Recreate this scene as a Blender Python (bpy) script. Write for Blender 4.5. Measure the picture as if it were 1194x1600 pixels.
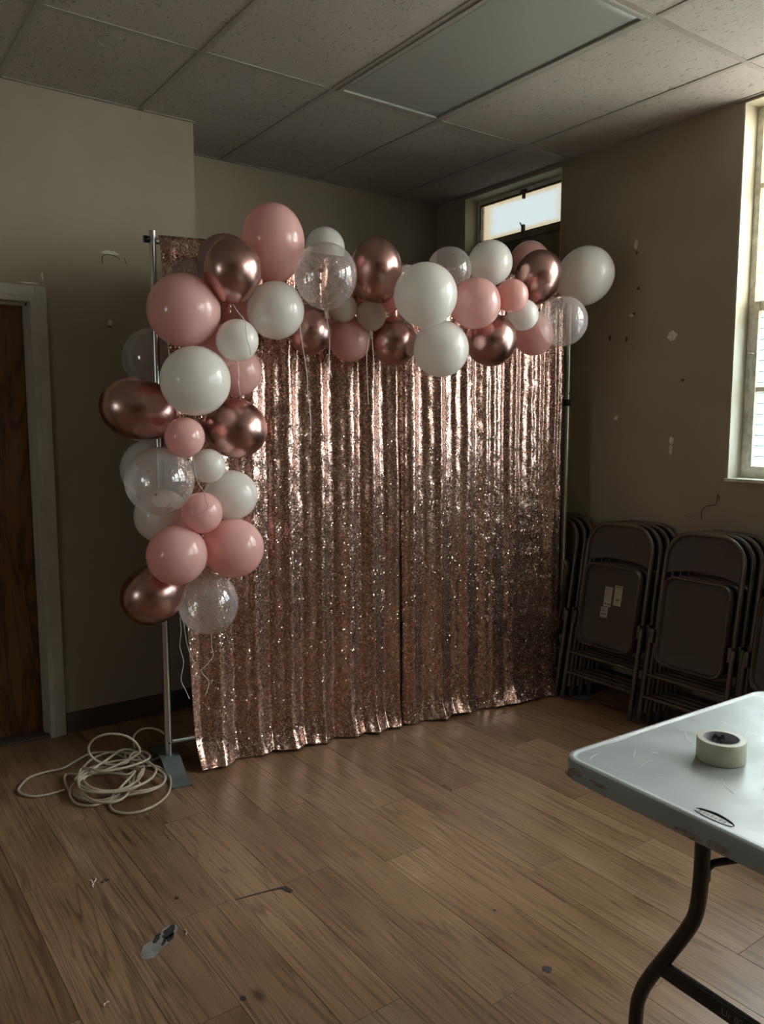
import bpy, bmesh, math, random
from mathutils import Vector, Matrix, noise
random.seed(11)
S = bpy.context.scene
for o in list(bpy.data.objects): bpy.data.objects.remove(o)
COL = S.collection

# ------------------------------------------------------------------ camera
CAMH = 1.4751
cd = bpy.data.cameras.new('camera'); cam = bpy.data.objects.new('camera', cd); COL.objects.link(cam)
cd.sensor_fit = 'VERTICAL'; cd.sensor_height = 24.0; cd.lens = 1232.75/1600*24.0; cd.clip_start = .02
_r, _d, _f = Vector((.80889,-.58796,-.00052)), Vector((-.06638,-.09044,-.99369)), Vector((.5842,.80382,-.11219))
cam.matrix_world = Matrix(((_r.x,-_d.x,-_f.x,0),(_r.y,-_d.y,-_f.y,0),(_r.z,-_d.z,-_f.z,CAMH),(0,0,0,1)))
S.camera = cam

# ------------------------------------------------------------------ sky: even overcast daylight
W = bpy.data.worlds.new('overcast_sky'); S.world = W; W.use_nodes = True
bg = W.node_tree.nodes['Background']; bg.inputs[0].default_value = (1.0,.985,.965,1); bg.inputs[1].default_value = 14.0
S.view_settings.view_transform = 'Standard'; S.view_settings.look = 'None'
S.view_settings.gamma = 1.0; S.view_settings.use_curve_mapping = False
S.view_settings.exposure = 0.88

# room dimensions (metres; camera stands at x=0, y=0)
XW, YL, YB, ZC = 3.553, 3.817, 4.252, 2.933      # right wall, door wall, back wall, ceiling
XL, YF = -2.60, -3.20                            # side wall, rear wall
XR = 1.633                                       # corner where the door wall steps back
XG = 3.66                                        # plane of the window frames
WIN = [(3.155,3.975,1.20,2.915), (.86,2.082,1.20,2.925), (-1.15,.42,1.20,2.925), (-3.05,-1.58,1.20,2.925)]
SIDEWIN = (1.7,2.25,1.25,2.15)                    # window in the side wall, out of frame

def portal(loc, rot, sx, sy):
    l = bpy.data.lights.new('window_portal','AREA'); l.shape='RECTANGLE'; l.size=sx; l.size_y=sy
    l.cycles.is_portal = True
    o = bpy.data.objects.new('window_portal', l); COL.objects.link(o); o.location=loc; o.rotation_euler=rot
for a,b,c,d in WIN: portal((XG+.26,(a+b)/2,(c+d)/2),(0,math.pi/2,0),d-c,b-a)
portal((XL-.26,(SIDEWIN[0]+SIDEWIN[1])/2,(SIDEWIN[2]+SIDEWIN[3])/2),(0,-math.pi/2,0),SIDEWIN[3]-SIDEWIN[2],SIDEWIN[1]-SIDEWIN[0])

# ------------------------------------------------------------------ helpers
def tag(o, label, cat=None, group=None, kind=None):
    o['label']=label
    if cat: o['category']=cat
    if group: o['group']=group
    if kind: o['kind']=kind
    return o
def empty(name, loc=(0,0,0)):
    o = bpy.data.objects.new(name, None); COL.objects.link(o); o.location=loc; o.empty_display_size=.05
    return o
class MB:
    """collects geometry, builds one mesh object"""
    def __init__(s): s.v=[]; s.f=[]; s.sm=[]; s.uv=None
    def add(s, vs, fs, smooth=False):
        n=len(s.v); s.v+= [tuple(v) for v in vs]; s.f+=[tuple(i+n for i in f) for f in fs]; s.sm+=[smooth]*len(fs); return s
    def box(s, x0,x1,y0,y1,z0,z1, bev=0):
        if bev<=0:
            v=[(x,y,z) for z in (z0,z1) for y in (y0,y1) for x in (x0,x1)]
            return s.add(v,[(0,2,3,1),(4,5,7,6),(0,1,5,4),(2,6,7,3),(0,4,6,2),(1,3,7,5)])
        bm=bmesh.new(); bmesh.ops.create_cube(bm,size=1)
        for v in bm.verts: v.co=Vector(((x0+x1)/2+v.co.x*(x1-x0),(y0+y1)/2+v.co.y*(y1-y0),(z0+z1)/2+v.co.z*(z1-z0)))
        bmesh.ops.bevel(bm,geom=bm.edges[:]+bm.verts[:],offset=bev,segments=2,profile=.5,affect='EDGES')
        bm.verts.index_update()
        s.add([v.co[:] for v in bm.verts],[[v.index for v in f.verts] for f in bm.faces]); bm.free(); return s
    def tube(s, pts, r, seg=10, closed=False, caps=True):
        P=[Vector(p) for p in pts]; n=len(P); rings=[]; up=None
        R = r if isinstance(r,(list,tuple)) else [r]*n
        for i in range(n):
            if closed: t=(P[(i+1)%n]-P[i-1])
            else: t=(P[min(i+1,n-1)]-P[max(i-1,0)])
            t=t.normalized() if t.length>1e-9 else Vector((0,0,1))
            if up is None:
                up=Vector((0,0,1)) if abs(t.z)<.9 else Vector((1,0,0))
            up=(up-t*up.dot(t)); up=up.normalized() if up.length>1e-6 else t.orthogonal().normalized()
            w=t.cross(up)
            rings.append([P[i]+(up*math.cos(a)+w*math.sin(a))*R[i] for a in [2*math.pi*k/seg for k in range(seg)]])
        vs=[v for ri in rings for v in ri]; fs=[]
        for i in range(n if closed else n-1):
            j=(i+1)%n
            for k in range(seg): fs.append((i*seg+k,i*seg+(k+1)%seg,j*seg+(k+1)%seg,j*seg+k))
        s.add(vs,fs,True)
        if caps and not closed: s.add(rings[0],[tuple(range(seg))[::-1]]); s.add(rings[-1],[tuple(range(seg))])
        return s
    def lathe(s, prof, seg=40, M=None, close=False):
        vs=[]; fs=[]; n=len(prof)
        for r,z in prof:
            for k in range(seg):
                a=2*math.pi*k/seg; v=Vector((r*math.cos(a),r*math.sin(a),z)); vs.append(M@v if M else v)
        for i in range(n if close else n-1):
            j=(i+1)%n
            for k in range(seg): fs.append((i*seg+k,i*seg+(k+1)%seg,j*seg+(k+1)%seg,j*seg+k))
        return s.add(vs,fs,True)
    def loops(s, L, smooth=False, cap0=True, cap1=True):
        n=len(L[0]); vs=[v for l in L for v in l]; fs=[]
        for i in range(len(L)-1):
            for k in range(n): fs.append((i*n+k,i*n+(k+1)%n,(i+1)*n+(k+1)%n,(i+1)*n+k))
        if cap0: fs.append(tuple(range(n))[::-1])
        if cap1: fs.append(tuple(range((len(L)-1)*n,len(L)*n)))
        return s.add(vs,fs,smooth)
    def build(s, name, mat, parent=None, weld=0, auto=None):
        me=bpy.data.meshes.new(name); me.from_pydata([tuple(v) for v in s.v],[],s.f); 
        me.polygons.foreach_set('use_smooth',s.sm); me.update()
        bm=bmesh.new(); bm.from_mesh(me)
        bmesh.ops.remove_doubles(bm,verts=bm.verts,dist=weld or 1e-6)
        bmesh.ops.recalc_face_normals(bm,faces=bm.faces); bm.to_mesh(me); bm.free()
        me.materials.append(mat)
        if auto:
            try: me.set_sharp_from_angle(angle=math.radians(auto))
            except Exception: pass
        o=bpy.data.objects.new(name,me); COL.objects.link(o)
        if parent: o.parent=parent
        return o
def spline(pts, per=8, closed=False):
    P=[Vector(p) for p in pts]; n=len(P); out=[]
    rng=range(n if closed else n-1)
    for i in rng:
        if closed: a,b,c,d=P[i-1],P[i],P[(i+1)%n],P[(i+2)%n]
        else: a,b,c,d=P[max(i-1,0)],P[i],P[i+1],P[min(i+2,n-1)]
        for k in range(per):
            t=k/per
            out.append(.5*((2*b)+(c-a)*t+(2*a-5*b+4*c-d)*t*t+(3*b-a-3*c+d)*t**3))
    if not closed: out.append(P[-1])
    return out
def rrect(cx,cy,w,h,r,n=6):
    o=[]
    for sx,sy,a0 in ((1,1,0),(-1,1,90),(-1,-1,180),(1,-1,270)):
        for k in range(n+1):
            a=math.radians(a0+90*k/n); o.append((cx+sx*(w/2-r)+r*math.cos(a),cy+sy*(h/2-r)+r*math.sin(a)))
    return o
def blob(mb, org, ex, ey, pts, th, nrm):
    """thin irregular patch with real thickness on a surface"""
    a=[Vector(org)+Vector(ex)*x+Vector(ey)*y for x,y in pts]; n=Vector(nrm)
    mb.loops([[v for v in a],[v+n*th for v in a]])
    return mb
def irregular(rx,ry,seed,n=18,j=.42):
    rd=random.Random(seed)
    return [((1-j*rd.random())*rx*math.cos(2*math.pi*k/n),(1-j*rd.random())*ry*math.sin(2*math.pi*k/n)) for k in range(n)]

# ------------------------------------------------------------------ materials
class NT:
    def __init__(s, name):
        m=bpy.data.materials.new(name); m.use_nodes=True; s.m=m; s.t=m.node_tree; s.t.nodes.clear()
        s.out=s.n('ShaderNodeOutputMaterial')
    def n(s, t, **k):
        nd=s.t.nodes.new(t)
        for a,b in k.items(): setattr(nd,a,b)
        return nd
    def l(s,a,b): s.t.links.new(a,b)
    def set(s,nd,**k):
        for a,b in k.items():
            a=a.replace('_',' ')
            nd.inputs[a].default_value=b
        return nd
    def princ(s, col=(.5,.5,.5), rough=.5, metal=0, spec=.5, **k):
        p=s.n('ShaderNodeBsdfPrincipled'); p.inputs['Base Color'].default_value=(*col,1); p.inputs['Roughness'].default_value=rough
        p.inputs['Metallic'].default_value=metal; p.inputs['Specular IOR Level'].default_value=spec
        for a,b in k.items(): p.inputs[a].default_value=b
        s.l(p.outputs[0],s.out.inputs[0]); return p
    def ramp(s, fac, stops):
        r=s.n('ShaderNodeValToRGB'); e=r.color_ramp.elements
        while len(e)>1: e.remove(e[-1])
        e[0].position=stops[0][0]; e[0].color=(*stops[0][1],1)
        for p,c in stops[1:]:
            x=e.new(p); x.color=(*c,1)
        s.l(fac,r.inputs[0]); return r.outputs[0]
    def coord(s, which='Object', scale=(1,1,1), loc=(0,0,0)):
        t=s.n('ShaderNodeTexCoord'); mp=s.n('ShaderNodeMapping'); mp.inputs['Scale'].default_value=scale; mp.inputs['Location'].default_value=loc
        s.l(t.outputs[which],mp.inputs[0]); return mp.outputs[0]
    def noise(s, vec, scale=5, detail=3, rough=.5, dist=0):
        x=s.n('ShaderNodeTexNoise'); x.inputs['Scale'].default_value=scale; x.inputs['Detail'].default_value=detail
        x.inputs['Roughness'].default_value=rough; x.inputs['Distortion'].default_value=dist
        if vec is not None: s.l(vec,x.inputs['Vector'])
        return x.outputs[0]
    def bump(s, h, strength=.2, dist=.01, to=None):
        b=s.n('ShaderNodeBump'); b.inputs['Strength'].default_value=strength; b.inputs['Distance'].default_value=dist
        s.l(h,b.inputs['Height'])
        if to: s.l(b.outputs[0],to.inputs['Normal'])
        return b.outputs[0]
    def mix(s, fac, a, b, mode='MIX'):
        m=s.n('ShaderNodeMix',data_type='RGBA',blend_type=mode)
        for i,x in ((0,fac),(6,a),(7,b)):
            if isinstance(x,(int,float)): m.inputs[i].default_value=x
            elif isinstance(x,tuple): m.inputs[i].default_value=(*x,1)
            else: s.l(x,m.inputs[i])
        return m.outputs[2]
    def schlick(s, f0=.04):
        lw=s.n('ShaderNodeLayerWeight'); lw.inputs[0].default_value=.5
        return s.math('ADD',s.math('MULTIPLY',s.math('POWER',lw.outputs['Facing'],5.0),.9),f0)
    def math(s, op, a, b=0):
        m=s.n('ShaderNodeMath',operation=op)
        for i,x in ((0,a),(1,b)):
            if isinstance(x,(int,float)): m.inputs[i].default_value=x
            else: s.l(x,m.inputs[i])
        return m.outputs[0]
def plain(name,col,rough=.5,metal=0,spec=.5,var=.08,vs=6,bump=0,bs=60,**k):
    t=NT(name); p=t.princ(col,rough,metal,spec,**k); c=t.coord()
    nz=t.noise(c,vs,4,.6)
    lo=tuple(x*(1-var*2) for x in col); hi=tuple(min(1,x*(1+var*2)) for x in col)
    t.l(t.ramp(nz,[(.3,lo),(.7,hi)]),p.inputs['Base Color'])
    if bump: t.bump(t.noise(c,bs,3),bump,.002,p)
    return t.m
M={}
M['wall']=plain('wall_paint',(.345,.293,.218),.62,spec=.35,var=.03,vs=2.5,bump=.12,bs=180)
M['unseen_dark']=plain('unseen_wall_darkened',(.15,.095,.055),.5,var=.15,vs=3)  # invented dark colour for the unseen walls, cuts bounced fill light
M['reveal']=plain('reveal_paint',(.60,.56,.44),.55,spec=.35,var=.05,vs=7,bump=.15,bs=60)
M['chip_light']=plain('bare_plaster',(.72,.68,.60),.9,var=.08,vs=60)
M['chip_dark']=plain('dark_scuff',(.10,.07,.045),.8,var=.1,vs=60)
M['crack']=plain('crack_dark',(.05,.035,.025),.9)  # dark brown tone of the wall crack lines
M['rubber']=plain('base_rubber',(.075,.058,.042),.45,var=.06)
M['trim']=plain('door_frame_paint',(.46,.43,.36),.45,var=.05,vs=9)
M['bar']=plain('grid_bar_metal',(.36,.33,.285),.45,var=.03)
M['lightframe']=plain('light_frame_metal',(.38,.37,.33),.4,var=.02)
M['diffuser']=plain('light_diffuser',(.37,.385,.345),.30,var=.02,vs=1.5,bump=.05,bs=300)
M['winframe']=plain('window_frame_paint',(.74,.71,.62),.5,var=.15,vs=22,bump=.3,bs=50)
M['rust']=plain('window_rust',(.10,.065,.04),.7,var=.3,vs=80)
M['boarded']=plain('painted_over_pane',(.20,.185,.12),.55,var=.25,vs=14,bump=.2,bs=40)
M['steel']=plain('stand_steel',(.62,.62,.60),.28,metal=1,var=.03)
M['black']=plain('black_plastic',(.012,.012,.012),.4)
M['plate']=plain('base_plate_enamel',(.13,.15,.15),.38,var=.06,vs=14,spec=.6)
M['chair']=plain('chair_enamel',(.095,.074,.053),.27,var=.06,vs=12,spec=.55)
M['chairpan']=plain('chair_pan_enamel',(.066,.050,.037),.38,var=.10,vs=5,spec=.5)
M['chairfoot']=plain('chair_foot_rubber',(.05,.045,.04),.7)
M['sticker']=plain('paper_sticker',(.45,.42,.36),.7,var=.06,vs=40)
M['ink']=plain('grey_ink',(.12,.11,.10),.7)
M['inkgrey']=plain('pale_grey_print',(.22,.22,.20),.6)
M['tube']=plain('table_leg_enamel',(.022,.022,.018),.38,var=.05)
M['cable']=plain('cable_sheath',(.50,.425,.335),.42,var=.07,vs=9)
M['ribbon']=plain('white_ribbon',(.72,.68,.64),.35,var=.05)
M['mauveribbon']=plain('mauve_ribbon',(.55,.40,.42),.35,var=.05)
M['core']=plain('tape_core_card',(.30,.29,.31),.6,var=.1,vs=30)
M['coreink']=plain('tape_core_print',(.06,.06,.075),.6)
M['concrete']=plain('outdoor_paving',(.50,.49,.46),.8,var=.1)
M['brick']=plain('buff_brick',(.50,.45,.36),.8,var=.12,vs=30,bump=.4,bs=90)
M['mortar']=plain('mortar',(.50,.46,.40),.9)
M['siding']=plain('blue_grey_siding',(.27,.40,.50),.7,var=.06,vs=1.5)
M['siding_trim']=plain('siding_trim',(.60,.62,.62),.6)
M['subfloor']=plain('floor_joint',(.045,.028,.018),.8)
M['patch_grey']=plain('spilled_grey_paint',(.23,.24,.23),.55,var=.15,vs=30)
M['patch_dark']=plain('dark_floor_scrape',(.035,.035,.036),.5,var=.2,vs=60)
M['scrap']=plain('white_scrap',(.75,.70,.60),.7)

def ceiling_tile():
    t=NT('ceiling_tile_mineral'); p=t.princ((.55,.51,.45),.85,spec=.2); c=t.coord('Object')
    oi=t.n('ShaderNodeObjectInfo'); v=t.n('ShaderNodeVectorMath',operation='ADD'); sc=t.n('ShaderNodeVectorMath',operation='SCALE'); sc.inputs[3].default_value=7
    cb=t.n('ShaderNodeCombineXYZ'); t.l(oi.outputs['Random'],cb.inputs[0]); t.l(oi.outputs['Random'],cb.inputs[1]); t.l(cb.outputs[0],sc.inputs[0]); t.l(c,v.inputs[0]); t.l(sc.outputs[0],v.inputs[1]); c=v.outputs[0]
    mp=t.n('ShaderNodeMapping'); mp.inputs['Scale'].default_value=(1,.45,1); t.l(c,mp.inputs[0])
    fis=t.noise(mp.outputs[0],95,2,.6,.6); msk=t.noise(c,16,2,.5)
    a=t.ramp(fis,[(.33,(0,0,0)),(.40,(1,1,1))]); fine=t.noise(c,320,2,.5)
    base=t.ramp(t.noise(c,2.0,3),[(.3,(.47,.43,.385)),(.7,(.53,.49,.44))])
    f2=t.ramp(fine,[(.30,(.72,.72,.72)),(.48,(1,1,1))])
    col=t.mix(1,base,f2,'MULTIPLY'); dark=t.mix(.40,col,t.mix(1,col,a,'MULTIPLY'))
    t.l(dark,p.inputs['Base Color']); t.bump(a,.5,.003,p); return t.m
M['tile']=ceiling_tile()

def wood_floor():
    t=NT('floor_plank_wood'); p=t.princ((.2,.11,.06),.36,spec=.42); 
    tc=t.n('ShaderNodeTexCoord'); oi=t.n('ShaderNodeObjectInfo')
    cb=t.n('ShaderNodeCombineXYZ')
    t.l(t.math('MULTIPLY',oi.outputs['Random'],37.0),cb.inputs[0]); t.l(t.math('MULTIPLY',oi.outputs['Random'],91.0),cb.inputs[1])
    ad=t.n('ShaderNodeVectorMath',operation='ADD'); t.l(tc.outputs['Object'],ad.inputs[0]); t.l(cb.outputs[0],ad.inputs[1])
    def mp(sx,sy):
        m=t.n('ShaderNodeMapping'); m.inputs['Scale'].default_value=(sx,sy,1); t.l(ad.outputs[0],m.inputs[0]); return m.outputs[0]
    ring=t.noise(mp(11,.55),1.0,3,.5,.7)                      # broad figure
    band=t.math('FRACT',t.math('MULTIPLY',ring,9.0))
    grain=t.noise(mp(120,3.0),1.0,6,.7,.4)
    tone=t.noise(mp(2.2,.8),1.3,3,.6,.5)
    c1=t.ramp(tone,[(.28,(.165,.092,.048)),(.45,(.268,.162,.090)),(.6,(.315,.196,.116)),(.78,(.41,.275,.175))])
    c2=t.mix(t.math('MULTIPLY',t.ramp(band,[(0,(1,1,1)),(.16,(0,0,0)),(.8,(0,0,0)),(1,(1,1,1))]),.55),c1,(.085,.045,.025))
    c3=t.mix(.9,c2,t.ramp(grain,[(.28,(.22,.18,.16)),(.42,(.80,.78,.77)),(.55,(1,1,1)),(.75,(1.35,1.35,1.33))]),'MULTIPLY')
    vo=t.n('ShaderNodeTexVoronoi'); vo.inputs['Scale'].default_value=1; t.l(mp(5.5,2.6),vo.inputs['Vector'])
    kn=t.ramp(vo.outputs['Distance'],[(.035,(1,1,1)),(.07,(.4,.4,.4)),(.13,(0,0,0))])
    sel=t.ramp(t.n('ShaderNodeSeparateColor').outputs[0],[(0,(0,0,0))])
    sp=t.n('ShaderNodeSeparateColor'); t.l(vo.outputs['Color'],sp.inputs[0])
    gate=t.math('GREATER_THAN',sp.outputs[0],.45)
    c4=t.mix(t.math('MULTIPLY',t.math('MULTIPLY',kn,gate),.85),c3,(.035,.02,.014))
    rv=t.ramp(oi.outputs['Random'],[(0,(.88,.86,.85)),(.5,(1,1,1)),(1,(1.10,1.09,1.07))])
    t.l(t.mix(1,c4,rv,'MULTIPLY'),p.inputs['Base Color'])
    t.l(t.ramp(tone,[(.2,(.24,.24,.24)),(.8,(.38,.38,.38))]),p.inputs['Roughness'])
    t.bump(grain,.12,.002,p); return t.m
M['plank']=wood_floor()

def door_wood():
    t=NT('door_veneer'); p=t.princ((.1,.04,.015),.35,spec=.45); c=t.coord('Object',(1,1,.16))
    w=t.noise(c,5,4,.6,1.4); g=t.noise(t.coord('Object',(90,90,2.2)),1,5,.7)
    b=t.math('FRACT',t.math('MULTIPLY',w,6.0))
    col=t.ramp(b,[(0,(.045,.018,.006)),(.3,(.130,.054,.017)),(.75,(.165,.072,.024)),(1,(.065,.027,.009))])
    t.l(t.mix(.6,col,t.ramp(g,[(.3,(.6,.6,.6)),(.7,(1.15,1.15,1.15))]),'MULTIPLY'),p.inputs['Base Color']); return t.m
M['door']=door_wood()

def balloon_latex(name,col,rough=.20,trans=.33):
    t=NT(name); p=t.princ(col,rough,spec=.5); p.inputs['Coat Weight'].default_value=.35; p.inputs['Coat Roughness'].default_value=.10
    tr=t.n('ShaderNodeBsdfTranslucent'); tr.inputs[0].default_value=(*[min(1,c*1.05) for c in col],1)
    mx=t.n('ShaderNodeMixShader'); mx.inputs[0].default_value=trans
    nz=t.noise(t.coord(),9,2); lo=tuple(c*.95 for c in col); hi=tuple(min(1,c*1.04) for c in col)
    t.l(t.ramp(nz,[(.3,lo),(.7,hi)]),p.inputs['Base Color'])
    t.l(p.outputs[0],mx.inputs[1]); t.l(tr.outputs[0],mx.inputs[2]); t.l(mx.outputs[0],t.out.inputs[0]); return t.m
M['pink']=balloon_latex('pink_latex',(.94,.58,.54))
M['white']=balloon_latex('white_latex',(.94,.92,.88))
M['cream']=balloon_latex('blush_white_latex',(.78,.66,.60))
M['mauve']=balloon_latex('dusky_mauve_latex',(.48,.32,.29))
def chrome():
    t=NT('rose_gold_chrome_latex'); p=t.princ((.56,.34,.31),.27,metal=1)
    nz=t.noise(t.coord(),5,2); t.l(t.ramp(nz,[(.3,(.53,.325,.295)),(.7,(.60,.37,.34))]),p.inputs['Base Color'])
    return t.m
M['chrome']=chrome()
def clear():
    t=NT('clear_latex'); tp=t.n('ShaderNodeBsdfTransparent'); tp.inputs[0].default_value=(.95,.93,.92,1)
    g=t.n('ShaderNodeBsdfGlossy'); g.inputs['Roughness'].default_value=.07; g.inputs[0].default_value=(.95,.95,.95,1)
    d=t.n('ShaderNodeBsdfDiffuse'); d.inputs[0].default_value=(.88,.85,.84,1)
    trl=t.n('ShaderNodeBsdfTranslucent'); trl.inputs[0].default_value=(.88,.85,.84,1)
    dm=t.n('ShaderNodeMixShader'); dm.inputs[0].default_value=.45; t.l(d.outputs[0],dm.inputs[1]); t.l(trl.outputs[0],dm.inputs[2])
    lw=t.n('ShaderNodeLayerWeight'); lw.inputs[0].default_value=.30
    f=t.ramp(lw.outputs['Facing'],[(0,(.25,.25,.25)),(.55,(.32,.32,.32)),(.85,(.52,.52,.52)),(1,(.78,.78,.78))])
    m1=t.n('ShaderNodeMixShader'); t.l(f,m1.inputs[0]); t.l(tp.outputs[0],m1.inputs[1]); t.l(dm.outputs[0],m1.inputs[2])
    m2=t.n('ShaderNodeMixShader'); t.l(t.schlick(.085),m2.inputs[0]); t.l(m1.outputs[0],m2.inputs[1]); t.l(g.outputs[0],m2.inputs[2])
    t.l(m2.outputs[0],t.out.inputs[0]); return t.m
M['clear']=clear()
M['confetti']=plain('rose_foil_confetti',(.45,.22,.18),.3,metal=.6)

def sequin():
    t=NT('rose_gold_sequin'); p=t.princ((.55,.33,.27),.24,metal=.88)
    uv=t.n('ShaderNodeUVMap'); uv.uv_map='fabric'
    def vor(scale,rnd=1):
        s=t.n('ShaderNodeVectorMath',operation='SCALE'); s.inputs[3].default_value=scale; t.l(uv.outputs[0],s.inputs[0])
        v=t.n('ShaderNodeTexVoronoi',voronoi_dimensions='2D'); v.inputs['Scale'].default_value=1; v.inputs['Randomness'].default_value=rnd
        t.l(s.outputs[0],v.inputs['Vector']); return v
    v=vor(1/.0050); v2=vor(1/.016)
    def off(vv,amp):
        a=t.n('ShaderNodeVectorMath',operation='SUBTRACT'); a.inputs[1].default_value=(.5,.5,.5); t.l(vv.outputs['Color'],a.inputs[0])
        b=t.n('ShaderNodeVectorMath',operation='SCALE'); b.inputs[3].default_value=amp; t.l(a.outputs[0],b.inputs[0]); return b.outputs[0]
    g=t.n('ShaderNodeNewGeometry')
    a=t.n('ShaderNodeVectorMath',operation='ADD'); spk=t.n('ShaderNodeSeparateColor'); t.l(v.outputs['Color'],spk.inputs[0])
    wild=t.math('ADD',t.math('MULTIPLY',t.math('GREATER_THAN',spk.outputs[1],.90),.50),.105)
    sub=t.n('ShaderNodeVectorMath',operation='SUBTRACT'); sub.inputs[1].default_value=(.5,.5,.5); t.l(v.outputs['Color'],sub.inputs[0])
    scl=t.n('ShaderNodeVectorMath',operation='SCALE'); t.l(sub.outputs[0],scl.inputs[0]); t.l(wild,scl.inputs[3])
    t.l(scl.outputs[0],a.inputs[0]); t.l(off(v2,.08),a.inputs[1])
    b=t.n('ShaderNodeVectorMath',operation='ADD'); t.l(a.outputs[0],b.inputs[0]); t.l(g.outputs['Normal'],b.inputs[1])
    n=t.n('ShaderNodeVectorMath',operation='NORMALIZE'); t.l(b.outputs[0],n.inputs[0]); t.l(n.outputs[0],p.inputs['Normal'])
    sp=t.n('ShaderNodeSeparateColor'); t.l(v.outputs['Color'],sp.inputs[0])
    col=t.ramp(sp.outputs[1],[(0,(.46,.25,.21)),(.5,(.70,.45,.375)),(1,(.97,.77,.63))])
    gap=t.ramp(v.outputs['Distance'],[(.42,(1,1,1)),(.62,(.45,.40,.40))])
    t.l(t.mix(1,col,gap,'MULTIPLY'),p.inputs['Base Color'])
    t.l(t.ramp(sp.outputs[2],[(0,(.16,.16,.16)),(1,(.31,.31,.31))]),p.inputs['Roughness'])
    return t.m
M['sequin']=sequin()

def pane(name,col,dirt,amount,frost=0):
    t=NT(name); tp=t.n('ShaderNodeBsdfTransparent'); c=t.coord('Generated',(1,1,1))
    nz=t.noise(t.coord('Object'),28,4,.65); big=t.noise(t.coord('Object'),5,3,.6)
    # grime creeping in from the putty line
    sp=t.n('ShaderNodeSeparateXYZ'); t.l(c,sp.inputs[0])
    def edge(o): return t.math('SUBTRACT',.5,t.math('ABSOLUTE',t.math('SUBTRACT',o,.5)))
    e=t.math('MINIMUM',edge(sp.outputs[1]),edge(sp.outputs[2]))
    eg=t.ramp(t.math('ADD',e,t.math('MULTIPLY',big,-.12)),[(0,(1,1,1)),(.10,(0,0,0))])
    f=t.math('ADD',t.math('MULTIPLY',nz,amount),t.math('MULTIPLY',eg,.75))
    t.l(t.mix(f,col,dirt),tp.inputs[0])
    gl=t.n('ShaderNodeBsdfGlossy'); gl.inputs['Roughness'].default_value=.05 if not frost else .3
    mx=t.n('ShaderNodeMixShader'); t.l(t.schlick(.03),mx.inputs[0]); t.l(tp.outputs[0],mx.inputs[1]); t.l(gl.outputs[0],mx.inputs[2]); sh=mx.outputs[0]
    t.l(sh,t.out.inputs[0]); return t.m
M['pane']=pane('window_glass',(.86,.90,.92),(.52,.48,.38),.25)
M['pane_frost']=pane('obscure_glass',(.54,.63,.69),(.45,.42,.33),.25,1)
M['pane_dirty']=pane('grimy_hopper_glass',(.168,.186,.194),(.165,.150,.115),.25,1)

def table_plastic():
    t=NT('table_blow_moulded_plastic'); p=t.princ((.33,.36,.36),.36,spec=.5); c=t.coord('Object')
    a=t.noise(c,3.0,4,.6,.6); base=t.ramp(a,[(.3,(.285,.315,.315)),(.7,(.36,.395,.395))])
    def scr(rot,sc,w):
        m=t.n('ShaderNodeMapping'); m.inputs['Rotation'].default_value=(0,0,rot); m.inputs['Scale'].default_value=(sc,sc*.07,1); t.l(c,m.inputs[0])
        return t.ramp(t.noise(m.outputs[0],1,3,.6,.8),[(.66,(0,0,0)),(w,(1,1,1))])
    s=t.math('MAXIMUM',t.math('MAXIMUM',scr(.9,60,.72),scr(-.5,48,.72)),scr(2.2,38,.72))
    gate=t.ramp(t.noise(c,7,2),[(.5,(0,0,0)),(.62,(1,1,1))])
    t.l(t.mix(t.math('MULTIPLY',t.math('MULTIPLY',s,gate),.55),base,(.66,.70,.70)),p.inputs['Base Color'])
    t.l(t.ramp(t.noise(c,14,3),[(.3,(.28,.28,.28)),(.7,(.46,.46,.46))]),p.inputs['Roughness'])
    t.bump(t.noise(c,240,2),.06,.002,p); return t.m
M['table']=table_plastic()
M['tablescuff']=plain('table_white_scuff',(.72,.75,.74),.6,var=.1,vs=60)
M['tablewear']=plain('table_edge_wear',(.27,.25,.21),.7,var=.25,vs=60)
def tape():
    t=NT('packing_tape_roll'); p=t.princ((.66,.66,.52),.25,spec=.55); c=t.coord('Object',(1,1,1))
    w=t.noise(c,40,3); t.l(t.ramp(w,[(.3,(.60,.60,.47)),(.7,(.74,.75,.62))]),p.inputs['Base Color'])
    tr=t.n('ShaderNodeBsdfTranslucent'); tr.inputs[0].default_value=(.72,.72,.56,1)
    mx=t.n('ShaderNodeMixShader'); mx.inputs[0].default_value=.3; t.l(p.outputs[0],mx.inputs[1]); t.l(tr.outputs[0],mx.inputs[2]); t.l(mx.outputs[0],t.out.inputs[0]); return t.m
M['tape']=tape()

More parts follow.
